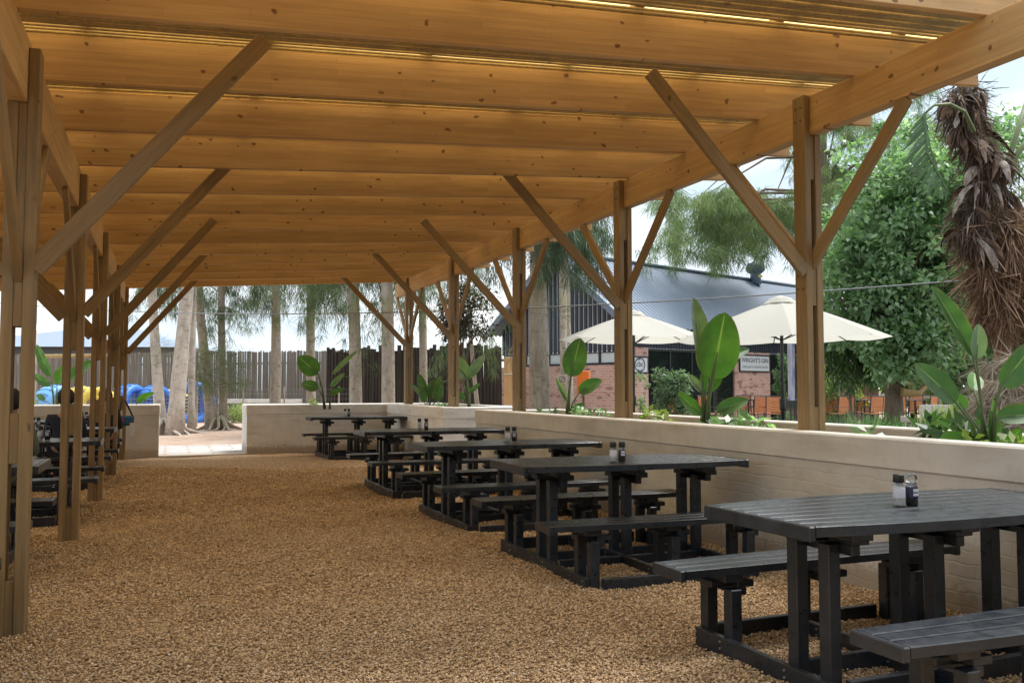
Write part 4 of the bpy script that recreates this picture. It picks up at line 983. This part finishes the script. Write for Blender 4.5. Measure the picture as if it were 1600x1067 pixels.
bld = tag(empty('brick_building', BC, bang), 'brick building with dark corrugated roof, striped gable and dark glass doors beyond the garden', 'building')
dL = Vector((math.cos(bang), math.sin(bang), 0)); dG = Vector((-dL.y, dL.x, 0))
def along(px, d, org=BC):
    # local distance along direction d where the sight line through column px crosses the wall
    v = G(px, 1.0); # org + s d = t v
    det = d.x * (-v.y) - d.y * (-v.x); return (-org.x * (-v.y) + org.y * (-v.x)) / det
GW = 6.3; EZ = 3.43; RZ = 5.85; LL = along(1372, dL)
sill, wtop = 2.06, 2.52
def slope_z(y): return EZ + (RZ - EZ) * (1 - abs(y - GW / 2) / (GW / 2))
m = MB(); m.box(0, .25, 0, GW, -.1, sill)                       # gable brick
pier = [(0, along(1013, dL)), (along(1148, dL), along(1203, dL))]
m.build('brick_gable_wall', M['brick'], bld)
for a, b_ in pier: m = MB(); m.box(a if a else .251, b_, 0, .25, -.1, 2.62); m.build('brick_pier', M['brick'], bld)
m = MB()
x3 = along(1284, dL); m.box(x3, LL, 0, .25, -.1, 1.55)
m.box(LL - .3, LL, 0, .25, 1.55, 2.62)
m.build('brick_wall', M['brick'], bld)
m = MB(); m.prism([(0.02, wtop), (GW - .02, wtop), (GW - .02, EZ), (GW / 2, RZ - .05), (.02, EZ)], .088, .16, 'x'); m.box(.3, LL, .06, .12, 2.62, EZ + .1); m.build('cladding_back', M['clad_back'], bld)
m = MB(); y = .06
while y < GW - .05:
    m.box(.04, .085, y, y + .115, wtop - .02, slope_z(y + .05) - .03); y += .21
m.build('gable_cladding', M['clad'], bld)
m = MB(); x = .0; vs = []; fs = []; i = 0
while x < LL:
    for dx, dy in ((0, 0), (.06, 0), (.075, .035), (.135, .035)): vs += [(x + dx, dy, 2.60), (x + dx, dy, EZ + .1)]
    x += .15
fs = [(2 * i, 2 * i + 2, 2 * i + 3, 2 * i + 1) for i in range(len(vs) // 2 - 1)]; m.add(vs, fs); m.build('front_cladding', M['clad'], bld)
# gable windows
for k in range(5):
    y0 = .15 + k * 1.2; f = MB()
    f.box(.02, .09, y0, y0 + 1.2, sill + .001, sill + .08); f.box(.02, .09, y0, y0 + 1.2, wtop - .06, wtop - .021); f.box(.021, .089, y0, y0 + .05, sill + .08, wtop - .06); f.box(.021, .089, y0 + 1.15, y0 + 1.2, sill + .08, wtop - .06)
    fo = f.build('window', M['frame'], bld); f = MB(); f.box(.05, .06, y0 + .05, y0 + 1.15, sill + .08, wtop - .06); f.build('pane', M['pane'], fo)
def dark_open(xa, xb, zt, zb_=0, n=3, mat='darkpane'):
    f = MB(); f.box(xa, xb, .06, .14, zt - .08, zt); w_ = (xb - xa) / n
    for k in range(n + 1): x = xa + (xb - xa - .07) * k / n; f.box(x, x + .07, .062, .138, zb_, zt - .08)
    if zb_: f.box(xa, xb, .03, .14, zb_ - .06, zb_)
    fo = f.build('glass_door' if not zb_ else 'window', M['frame'], bld); f = MB(); f.box(xa, xb, .10, .11, zb_, zt - .04); f.build('pane', M[mat], fo)
dark_open(pier[0][1], pier[1][0], 2.6, 0, 4); dark_open(pier[1][1], x3, 2.6, 0, 2); dark_open(x3, LL - .3, 2.6, 1.61, 3)
# roof sheets with corrugation ribs running down the slope
def roofsheet(sgn):
    vs = []; fs = []; x = -.45; prof = [(0, 0), (.045, .045), (.095, .045), (.14, 0)]; n = 0
    ye = -.42 if sgn > 0 else GW + .42; dzdy = (RZ - EZ) / (GW / 2); ze = EZ - .42 * dzdy + .12
    while x < LL + .6:
        for dx, dz in prof: vs += [(x + dx, ye, ze + dz), (x + dx, GW / 2, RZ + .12 + dz)]; n += 1
        x += .20
    fs = [(2 * i, 2 * i + 2, 2 * i + 3, 2 * i + 1) for i in range(n - 1)]
    m = MB(); m.add(vs, fs); m.build('roof', M['roofsteel'], bld)
roofsheet(1); roofsheet(-1)
m = MB(); dzdy = (RZ - EZ) / (GW / 2); ze = EZ - .42 * dzdy
for sgn in (0, 1):
    ye = -.42 if sgn == 0 else GW + .42
    m.add([(-.5, ye, ze - .1), (-.5, GW / 2, RZ - .1), (-.5, GW / 2, RZ + .17), (-.5, ye, ze + .17), (-.42, ye, ze - .1), (-.42, GW / 2, RZ - .1), (-.42, GW / 2, RZ + .17), (-.42, ye, ze + .17)], [(0, 1, 2, 3), (4, 7, 6, 5), (3, 2, 6, 7), (0, 4, 5, 1), (0, 3, 7, 4)])
m.build('barge_board', M['roofsteel'], bld)
m = MB(); m.box(-.5, LL + .6, GW / 2 - .18, GW / 2 + .18, RZ + .10, RZ + .17); m.build('ridge_cap', M['roofsteel'], bld)
# whirlybird
vx = along(1173, dL, BC + dG * (GW / 2)); 
hb = empty('roof_vent', (vx, GW / 2 - .3, RZ - .1)); hb.parent = bld
m = MB(); m.lathe([(.24, 0), (.22, .45), (.24, .48)], 18); m.build('neck', M['roofsteel'], hb, smooth=True)
m = MB()
for k in range(22):
    a = 2 * math.pi * k / 22; pts = [(r * math.cos(a + t), r * math.sin(a + t), z) for r, z, t in ((.24, .48, 0), (.36, .58, .12), (.38, .72, .2), (.30, .88, .3), (.1, .95, .4))]; m.tube(pts, .024, 5)
m.lathe([(.22, .48), (.32, .6), (.34, .72), (.26, .87), (.08, .96)], 16); m.build('turbine', M['roofsteel'], hb, smooth=True)
m = MB(); m.box(-.16, .16, -.235, -.228, .28, .38); m.build('sticker', Mat('yellow_sticker', (.75, .55, .05), .5).m, hb)
# signs with lettering
def text(name, body, size, mat, parent, loc, font_rot=(R(90), 0, 0), sx=1.0):
    cu = bpy.data.curves.new(name, 'FONT'); cu.body = body; cu.size = size; cu.align_x = 'CENTER'; cu.align_y = 'CENTER'; cu.extrude = .003
    t = bpy.data.objects.new(name, cu); col.objects.link(t); dg = bpy.context.evaluated_depsgraph_get(); dg.update()
    me = bpy.data.meshes.new_from_object(t.evaluated_get(dg)); bpy.data.objects.remove(t); me.materials.clear(); me.materials.append(mat)
    o = bpy.data.objects.new(name, me); col.objects.link(o); o.parent = parent; o.location = loc; o.rotation_euler = font_rot; o.scale = (sx, 1, 1); return o
def wallsign(px0, px1, py0, py1, label):
    xa, xb = along(px0, dL), along(px1, dL); Dm = 28 + (xa + xb) / 2 * dL.dot(FW); za, zb_ = ZH(py1, Dm), ZH(py0, Dm); c = BC + dL * ((xa + xb) / 2) - dG * .03
    e = tag(empty('wall_sign', (c.x, c.y, (za + zb_) / 2), bang), label, 'sign'); W, H = (xb - xa) / 2, (zb_ - za) / 2
    m = MB(); m.box(-W, W, -.02, .02, -H, H); m.build('frame', M['frame'], e); m = MB(); m.box(-W + .05, W - .05, -.026, -.021, -H + .05, H - .05); m.build('board', M['signwhite'], e); return e, W, H
e, W, H = wallsign(1154, 1201, 554, 581, "framed pale board reading WRIGHT'S GIN on the brick pier")
text('lettering', "WRIGHT'S GIN", .24, M['ink'], e, (0, -.03, H * .33), sx=(2 * W - .2) / 1.62); text('small_lettering', 'DISTILLERY & TASTING ROOM', .115, M['ink_grey'], e, (0, -.03, -H * .42), sx=(2 * W - .26) / 1.62)
e, W, H = wallsign(984, 1011, 556, 583, 'framed white board with a round emblem on the brick corner pier')
m = MB()
for r in (.82, .74):
    pts = [(r * W * .72 * math.cos(a), -.03, r * H * 1.0 * math.sin(a)) for a in np.linspace(0, 6.2832, 33)]; m.tube(pts, .008, 5, False)
m.build('emblem_ring', M['ink'], e); text('lettering', 'cbc', .26, M['ink'], e, (0, -.03, 0.02)); m = MB(); m.tube([(-.12, -.03, .16), (-.06, -.03, .21), (.0, -.03, .17)], .02, 6); m.tube([(-.1, -.03, -.15), (0, -.03, -.2), (.1, -.03, -.15)], .012, 6); m.build('emblem_bird', M['ink'], e)
# banner
c = G(1236, 22); e = tag(empty('banner', c, bang), 'white and purple patterned banner hanging by the umbrella pole', 'banner'); mm = Mat('banner_cloth', rough=.8)
v_ = mm.n('ShaderNodeTexVoronoi', {'Vector': mm.coord((5, 5, 2)), 'Scale': 1.2}); mm.base(mm.ramp(v_.outputs['Distance'], [(.15, (.5, .10, .40)), (.34, (.40, .35, .72)), (.6, (.72, .72, .85))]))
m = MB(); n = 10; vs = []
for i in range(n + 1):
    x = -.13 + .26 * i / n; vs += [(x, .03 * math.sin(i), ZH(625, 22)), (x, .03 * math.sin(i * 1.1), ZH(531, 22))]
m.add(vs, [(2 * i, 2 * i + 2, 2 * i + 3, 2 * i + 1) for i in range(n)]); m.build('cloth', mm.m, e); m = MB(); m.tube([(.14, 0, 0), (.14, 0, ZH(528, 22))], .02, 6); m.build('pole', M['frame'], e)
# orange box on a post, pole with sign
b = G(911, 24.2); e = tag(empty('utility_box', b, -PSI - .25), 'orange cabinet on a dark post in front of the brick gable', 'cabinet'); mo = Mat('orange_paint', (.80, .20, .03), .5).m
m = MB(); m.box(-.16, .18, -.1, .1, ZH(613, 24.2), ZH(579, 24.2), bev=.012); m.build('cabinet', mo, e); m = MB(); m.box(-.02, .16, -.108, -.1005, ZH(611, 24.2), ZH(581, 24.2), bev=.003); m.build('door', mo, e); m = MB(); m.box(-.03, .03, .02, .08, 0, ZH(613, 24.2) + .02); m.build('post', M['bark_dark'], e)
b = G(881, 23); e = tag(empty('utility_pole', b, -PSI), 'grey timber pole carrying a small white notice beside the orange cabinet', 'pole')
m = MB(); m.tube([(0, 0, -.1), (0, 0, 3.9)], [.10, .085], 10); m.build('pole', M['bark'], e, smooth=True)
o = tag(empty('notice', b + Vector((-.11, -.13, ZH(592, 23))), -PSI), 'small white notice with a round symbol on the grey pole', 'notice'); m = MB(); m.box(-.12, .12, -.006, .006, -.12, .12); m.build('plate', M['cap_white'], o)
m = MB(); m.tube([(.075 * math.cos(a), -.01, .075 * math.sin(a)) for a in np.linspace(0, 6.2832, 21)], .008, 5, False); m.tube([(-.05, -.01, -.05), (.05, -.01, .05)], .008, 5); m.build('symbol', M['ink'], o)
# little white bracket on the third right post
e = tag(empty('shelf_bracket', (XR - .056 - .012, YP[3] - .03, ZH(537, 12.0)), R(0)), 'small white triangular bracket screwed to the third right post', 'bracket')
m = MB(); m.tube([(0, 0, .10), (0, 0, -.14)], .007, 6); m.tube([(0, 0, -.13), (-.10, -.02, -.13)], .007, 6); m.tube([(0, 0, .02), (-.09, -.018, -.13)], .006, 6); m.build('arm', M['cap_white'], e)

# ------------------------------------------------------------------ umbrellas, bar tables and chairs
M['canvas'] = Mat('cream_canvas', (.60, .59, .54), .85).m
mc = M['canvas']; t_ = mc.node_tree; tb_ = t_.nodes.new('ShaderNodeBsdfTranslucent'); tb_.inputs[0].default_value = (.60, .59, .53, 1); mx_ = t_.nodes.new('ShaderNodeMixShader'); mx_.inputs[0].default_value = .45
t_.links.new(t_.nodes['Principled BSDF'].outputs[0], mx_.inputs[1]); t_.links.new(tb_.outputs[0], mx_.inputs[2]); t_.links.new(mx_.outputs[0], t_.nodes['Material Output'].inputs[0])
def umbrella(px, D, rad, z_e, z_p, tilt, label, rot=.2):
    b = G(px, D); e = tag(empty('garden_umbrella', b, rot), label, 'umbrella', 'cream garden umbrellas'); n = 8; ang = 2 * math.pi / n; Tm = Matrix.Rotation(tilt, 4, 'Y'); 
    vs = []; fs = []; rings = 7; sub = 6
    for r in range(rings + 1):
        t = r / rings; rr = .10 + (rad - .10) * t
        for k in range(n * sub):
            f = (k % sub) / sub; a = ang * (k / sub); c0 = math.cos(ang / 2) / math.cos((f - .5) * ang)
            sag = (.05 * math.sin(math.pi * f)) * t * (1 - .3 * t); z = z_p - (z_p - z_e) * (t ** 1.12) - sag
            vs.append((rr * c0 * math.cos(a) / math.cos(0), rr * c0 * math.sin(a), z))
    N_ = n * sub
    for r in range(rings):
        for k in range(N_): fs.append((r * N_ + k, r * N_ + (k + 1) % N_, (r + 1) * N_ + (k + 1) % N_, (r + 1) * N_ + k))
    piv = Matrix.Translation((0, 0, z_e)) @ Tm @ Matrix.Translation((0, 0, -z_e)); vs = [piv @ Vector(v) for v in vs]
    m = MB(); m.add(vs, fs); m.build('canopy', M['canvas'], e)
    m = MB(); cp = [piv @ Vector((r * math.cos(2 * math.pi * k / 24) * (1 + .03 * math.sin(k * 2.3)), r * math.sin(2 * math.pi * k / 24), z)) for r, z in ((.26, z_p - .03), (.16, z_p + .05), (.02, z_p + .09)) for k in range(24)]
    m.add(cp, [(r * 24 + k, r * 24 + (k + 1) % 24, (r + 1) * 24 + (k + 1) % 24, (r + 1) * 24 + k) for r in range(2) for k in range(24)]); m.build('vent_cap', M['canvas'], e)
    m = MB(); m.tube([(0, 0, 0), (0, 0, z_p - .1)], .028, 10); m.lathe([(.045, .95), (.05, .97), (.05, 1.12), (.04, 1.14)], 12); m.build('pole', M['frame'], e, smooth=True)
    for k in range(n):
        a = ang * k; c = math.cos(ang / 2) ; m = MB(); m.tube([piv @ Vector((.03 * math.cos(a), .03 * math.sin(a), z_p - .02)), piv @ Vector((rad * .5 * math.cos(a), rad * .5 * math.sin(a), z_p - (z_p - z_e) * .5 - .03)), piv @ Vector((rad * .97 * math.cos(a), rad * .97 * math.sin(a), z_e - .005))], .010, 5)
        m.tube([Vector((.03 * math.cos(a), .03 * math.sin(a), z_p - .62)), piv @ Vector((rad * .45 * math.cos(a), rad * .45 * math.sin(a), z_p - (z_p - z_e) * .45 - .04))], .009, 5); m.build('rib', M['frame'], e)
umbrella(1222, 14.2, 1.68, 2.09, 2.70, -.02, 'open cream umbrella on a dark pole behind the nearest right post')
umbrella(990, 18.6, 1.58, 2.33, 2.86, 0, 'smaller cream umbrella behind the second right post, in front of the doorway', .25)
M['orange_wood'] = wood('orange_slats', (.50, .17, .06), (.62, .25, .10), (.2, .06, .02), knots=.01)
def make_chair():
    e = empty('garden_chair')
    m = MB()
    for k in range(6): m.box(-.20, .20, .200 + k * .008, .215 + k * .008, .53 + k * .075, .53 + k * .075 + .068)
    m.build('backrest', M['orange_wood'], e); m = MB()
    for k in range(6): m.box(-.20, .20, -.2 + k * .065, -.2 + k * .065 + .056, .47, .49)
    m.build('seat', M['orange_wood'], e); m = MB()
    for sx in (-.215, .215): m.tube([(sx, .20, 0), (sx, .19, .47), (sx, .255, 1.0)], .014, 6); m.tube([(sx, -.20, 0), (sx, -.19, .66), (sx, .2, .68)], .014, 6); m.tube([(sx, -.2, .46), (sx, .2, .46)], .012, 6)
    m.tube([(-.215, .255, 1.0), (.215, .255, 1.0)], .014, 6); m.tube([(-.215, -.2, .46), (.215, -.2, .46)], .012, 6); m.build('frame', M['frame'], e); return e
c0 = make_chair(); first = True
chairs = [(1042, 25.8, 3.3, 'orange slatted chair in front of the dark doorway, left of the broad-leaved plant'), (1107, 26.3, .5, 'orange slatted chair peeking out behind the broad-leaved plant'),
          (1165, 27.8, 2.6, 'orange slatted chair left-most below the lettered sign'), (1180, 26.6, 3.5, 'orange slatted chair below the middle of the lettered sign'), (1206, 26.3, 3.0, 'orange slatted chair just right of the lettered sign, left of the umbrella pole'),
          (1298, 27.8, 2.7, 'orange slatted chair nearest to the big post, right side'), (1308, 26.3, 3.6, 'orange slatted chair in the row behind the feathery shrubs, second from the big post'), (1322, 26.8, 2.8, 'orange slatted chair third from the big post on its right'),
          (1345, 27.8, 3.1, 'orange slatted chair before the low brick wall, left of a pair'), (1361, 26.3, 3.4, 'orange slatted chair left of the garden tree trunk, one chair away from it'), (1371, 26.7, 3.0, 'orange slatted chair touching the left side of the garden tree trunk'),
          (1404, 26.8, 2.6, 'orange slatted chair just right of the garden tree trunk'), (1424, 27.8, 3.2, 'reddish slatted chair second to the right of the garden tree trunk'), (1446, 26.8, 3.8, 'turned orange slatted chair, rightmost of the garden chairs')]
for px, D, rz, lab in chairs:
    o = c0 if first else dup(c0); first = False; o.location = G(px, D, .07); o.rotation_euler = (0, 0, rz - PSI + math.pi * 0 ); tag(o, lab, 'chair', 'orange slatted garden chairs')
m = MB(); a0 = G(1020, 20.5); 
tag(empty('x'), None); bpy.data.objects.remove(bpy.data.objects['x'])
m = MB(); P0 = [G(1015, 20.5), G(1560, 20.5), G(1560, 30), G(990, 27.6)]
m.add([(p.x, p.y, z) for z in (-.1, .07) for p in P0], [(4, 5, 6, 7), (0, 1, 5, 4), (1, 2, 6, 5), (2, 3, 7, 6), (3, 0, 4, 7)]); tag(m.build('terrace_paving', M['paving']), kind='structure')
def make_gtable():
    e = empty('garden_table'); m = MB(); m.box(-.45, .45, -.35, .35, .86, .89, bev=.005); m.build('top', M['frame'], e)
    for sx in (-.4, .4):
        for sy in (-.3, .3): m = MB(); m.box(sx - .02, sx + .02, sy - .02, sy + .02, 0, .86); m.build('leg', M['frame'], e)
    return e
g0 = make_gtable()
for i, (px, D, lab) in enumerate([(1062, 22.5, 'dark slim table before the doorway beside an orange chair'), (1193, 23.1, 'dark slim table below the lettered sign'), (1335, 23, 'dark slim table between orange chairs before the low brick wall'), (1415, 23, 'dark slim table right of the garden tree trunk'), (1250, 23, 'dark slim table behind the umbrella pole')]):
    o = g0 if i == 0 else dup(g0); o.location = G(px, D + 4, .07); o.rotation_euler = (0, 0, -PSI); tag(o, lab, 'table', 'dark garden tables')
# low beige wall and railing behind far right
b = G(1440, 24); e = tag(empty('garden_wall', b, -PSI), 'low beige garden wall behind the rightmost garden chairs', 'wall'); m = MB(); m.box(0, 2.6, 0, .2, 0, .85); m.build('masonry', M['wall'], e)
b = G(1395, 30); e = tag(empty('timber_rail_fence', b, -PSI), 'grey rail fence far behind the garden tree trunk', 'fence'); m = MB(); m.box(0, 5, -.04, .04, .95, 1.05)
for x in (0.2, 1.5, 2.8, 4.1): m.box(x, x + .1, -.05, .05, 0, 1.05)
m.build('rails', M['bark'], e); 
for a_, b_ in ((1.0, 1.15), (3.2, 3.5)): m = MB(); m.box(a_, b_, .1, .1 + b_ - a_, 0, 3.0); m.build('post', M['bark_dark'], e)

# ------------------------------------------------------------------ cable
M['cable'] = Mat('grey_cable', (.22, .24, .26), .5).m
A = P(-30, 470, 24); B = P(1575, 432, 11); m = MB(); pts = []
for i in range(41):
    t = i / 40; p = A.lerp(B, t); p.z -= .40 * 4 * t * (1 - t) ; pts.append(p - A)
m.tube(pts, .010, 6); e = m.build('overhead_cable', M['cable'], None, smooth=True); e.location = A; tag(e, 'thin sagging cable strung across the garden from the left trees to the palm', 'cable')

# ------------------------------------------------------------------ people
def skin_mesh(name, verts, edges, radii, mat, parent, sub=2):
    me = bpy.data.meshes.new(name); me.from_pydata(verts, edges, []); me.materials.append(mat); o = bpy.data.objects.new(name, me); col.objects.link(o); o.parent = parent
    md = o.modifiers.new('skin', 'SKIN'); md.use_smooth_shade = True
    for i, r in enumerate(radii): me.skin_vertices[0].data[i].radius = (r, r * (.8 if i in (0, 1, 2) else 1)); 
    me.skin_vertices[0].data[0].use_root = True
    s = o.modifiers.new('sub', 'SUBSURF'); s.levels = sub; s.render_levels = sub; return o
def person(loc, rz, label, top, trousers, hairc, shoe=(.7, .7, .7), skin=(.36, .21, .14)):
    """seated facing +y locally, hips at seat height .46"""
    e = tag(empty('person', loc, rz), label, 'person')
    sk = Mat('skin', skin, .55).m
    V = [(0, 0, .52), (0, .0, .72), (0, .02, .92), (0, .02, 1.00), (0, .04, 1.06), (0, .06, 1.16), (0, .05, 1.25)]
    E = [(0, 1), (1, 2), (2, 3), (3, 4), (4, 5), (5, 6)]; Rr = [.14, .13, .14, .07, .052, .088, .075]
    for s in (-1, 1):
        b_ = len(V); V += [(s * .17, .01, .95), (s * .22, .06, .70), (s * .15, .30, .80)]; E += [(2, b_), (b_, b_ + 1), (b_ + 1, b_ + 2)]; Rr += [.055, .042, .027]
        h = len(V); V += [(s * .145, .36, .805)]; E += [(h - 1, h)]; Rr += [.028]
        for f in range(4):
            x = s * (.125 + .016 * f); l = (.055, .065, .06, .045)[f]; q = len(V); V += [(x, .39, .805), (x, .39 + l * .5, .80), (x, .39 + l * .9, .785)]; E += [(h, q), (q, q + 1), (q + 1, q + 2)]; Rr += [.009, .008, .007]
        q = len(V); V += [(s * .115, .365, .80), (s * .10, .39, .795)]; E += [(h, q), (q, q + 1)]; Rr += [.010, .008]
        b_ = len(V); V += [(s * .09, .06, .48), (s * .11, .42, .50), (s * .11, .34, .10), (s * .11, .46, .05)]; E += [(0, b_), (b_, b_ + 1), (b_ + 1, b_ + 2), (b_ + 2, b_ + 3)]; Rr += [.095, .065, .042, .035]
    skin_mesh('body', V, E, Rr, sk, e)
    # clothes: shells grown a little wider round the same limbs
    Vt = [(0, 0, .50), (0, .0, .72), (0, .02, .93)]; Et = [(0, 1), (1, 2)]; Rt = [.155, .150, .152]
    for s in (-1, 1): q = len(Vt); Vt += [(s * .17, .01, .955), (s * .22, .06, .70), (s * .165, .25, .78)]; Et += [(2, q), (q, q + 1), (q + 1, q + 2)]; Rt += [.068, .054, .040]
    skin_mesh('shirt', Vt, Et, Rt, Mat('shirt_cloth', top, .85).m, e)
    Vl = [(0, .0, .50)]; El = []; Rl = [.15]
    for s in (-1, 1): q = len(Vl); Vl += [(s * .09, .07, .485), (s * .11, .43, .505), (s * .11, .345, .14)]; El += [(0, q), (q, q + 1), (q + 1, q + 2)]; Rl += [.105, .078, .056]
    skin_mesh('trousers', Vl, El, Rl, Mat('trouser_cloth', trousers, .9).m, e)
    for s in (-1, 1): skin_mesh('shoe', [(s * .11, .31, .05), (s * .11, .40, .045), (s * .11, .50, .035)], [(0, 1), (1, 2)], [.048, .047, .036], Mat('shoe_leather', shoe, .6).m, e)
    hm = Mat('hair', hairc, .7).m
    m = MB(); m.lathe([(.02, .135), (.06, .128), (.095, .085), (.105, .03), (.098, -.04), (.07, -.06)], 16); o = m.build('hair', hm, e, smooth=True); o.location = (0, .045, 1.20); o.rotation_euler = (R(18), 0, 0)
    m = MB(); fm = Mat('eye_dark', (.02, .015, .012), .3).m
    for s in (-1, 1): m.lathe([(.002, -.009), (.009, -.004), (.009, .004), (.002, .009)], 8, (s * .032, .138, 1.185))
    m.build('eyes', fm, e, smooth=True)
    m = MB(); m.tube([(0, .138, 1.185), (0, .162, 1.150), (0, .140, 1.142)], [.008, .013, .008], 6); m.build('nose', sk, e, smooth=True)
    m = MB(); m.tube([(-.024, .134, 1.12), (0, .143, 1.118), (.024, .134, 1.12)], .005, 5); m.build('mouth', Mat('lips', (.28, .10, .08), .5).m, e, smooth=True)
    m = MB()
    for s in (-1, 1): m.lathe([(.003, -.024), (.014, -.012), (.015, .012), (.003, .026)], 8, (s * .094, .055, 1.165))
    m.build('ears', sk, e, smooth=True)
    return e
def tloc(k, dx, dy, z=-.035): t = tables[k].location; return (t.x + dx, t.y + dy, z)
person(tloc(9, .70, -.72), R(-5), 'person in black clothes and pale shoes seated at the farthest left table behind a post', (.012, .012, .014), (.012, .012, .015), (.01, .008, .007))
x18 = G(17, 1.0); yy = tables[7].location.y - .66; person((x18.x / x18.y * yy, yy, -.035), R(4), 'dark-haired person in a grey-green top sitting behind the nearest left post', (.10, .14, .10), (.03, .035, .05), (.008, .006, .005))
x18 = G(104, 1.0); yy = tables[8].location.y - .66; person((x18.x / x18.y * yy, yy, -.035), R(0), 'person in a navy top sitting behind the second left post', (.012, .02, .045), (.02, .02, .03), (.012, .009, .007))
# striped bag
b = G(199, 15.2, ZH(664, 15.2)); e = tag(empty('striped_bag', b, .3), 'blue and red striped shoulder bag beside the person in black', 'bag')
m = MB(); m.box(-.13, .12, -.07, .07, 0, .17, bev=.03); m.build('pouch', Mat('bag_blue', (.03, .11, .22), .8).m, e); m = MB(); m.tube([(-.12, -.02, .16), (-.1, -.02, .42), (-.02, -.02, .42), (.12, -.02, .12)], .016, 6); m.build('strap', M['black'], e)
m = MB(); m.box(-.11, -.01, -.085, -.071, .10, .34, bev=.005, M=Matrix.Rotation(-.5, 4, 'Y')); m.build('red_flap', Mat('bag_red', (.45, .06, .04), .8).m, e); m = MB(); m.box(.04, .11, -.08, -.07, -.18, .05); m.build('tassel', M['signwhite'], e)
# bucket between the far tables
b = G(624, 16.6, 0); e = tag(empty('metal_bucket', b), 'small galvanised bucket behind the second farthest right table', 'bucket'); m = MB(); m.lathe([(.085, 0), (.115, .26), (.12, .27)], 18); m.build('pail', M['bolt'], e, smooth=True)
m = MB(); m.tube([(.12 * math.cos(a), .01, .26 - .10 * math.sin(a)) for a in np.linspace(0, math.pi, 9)], .004, 5); m.build('handle', M['bolt'], e)
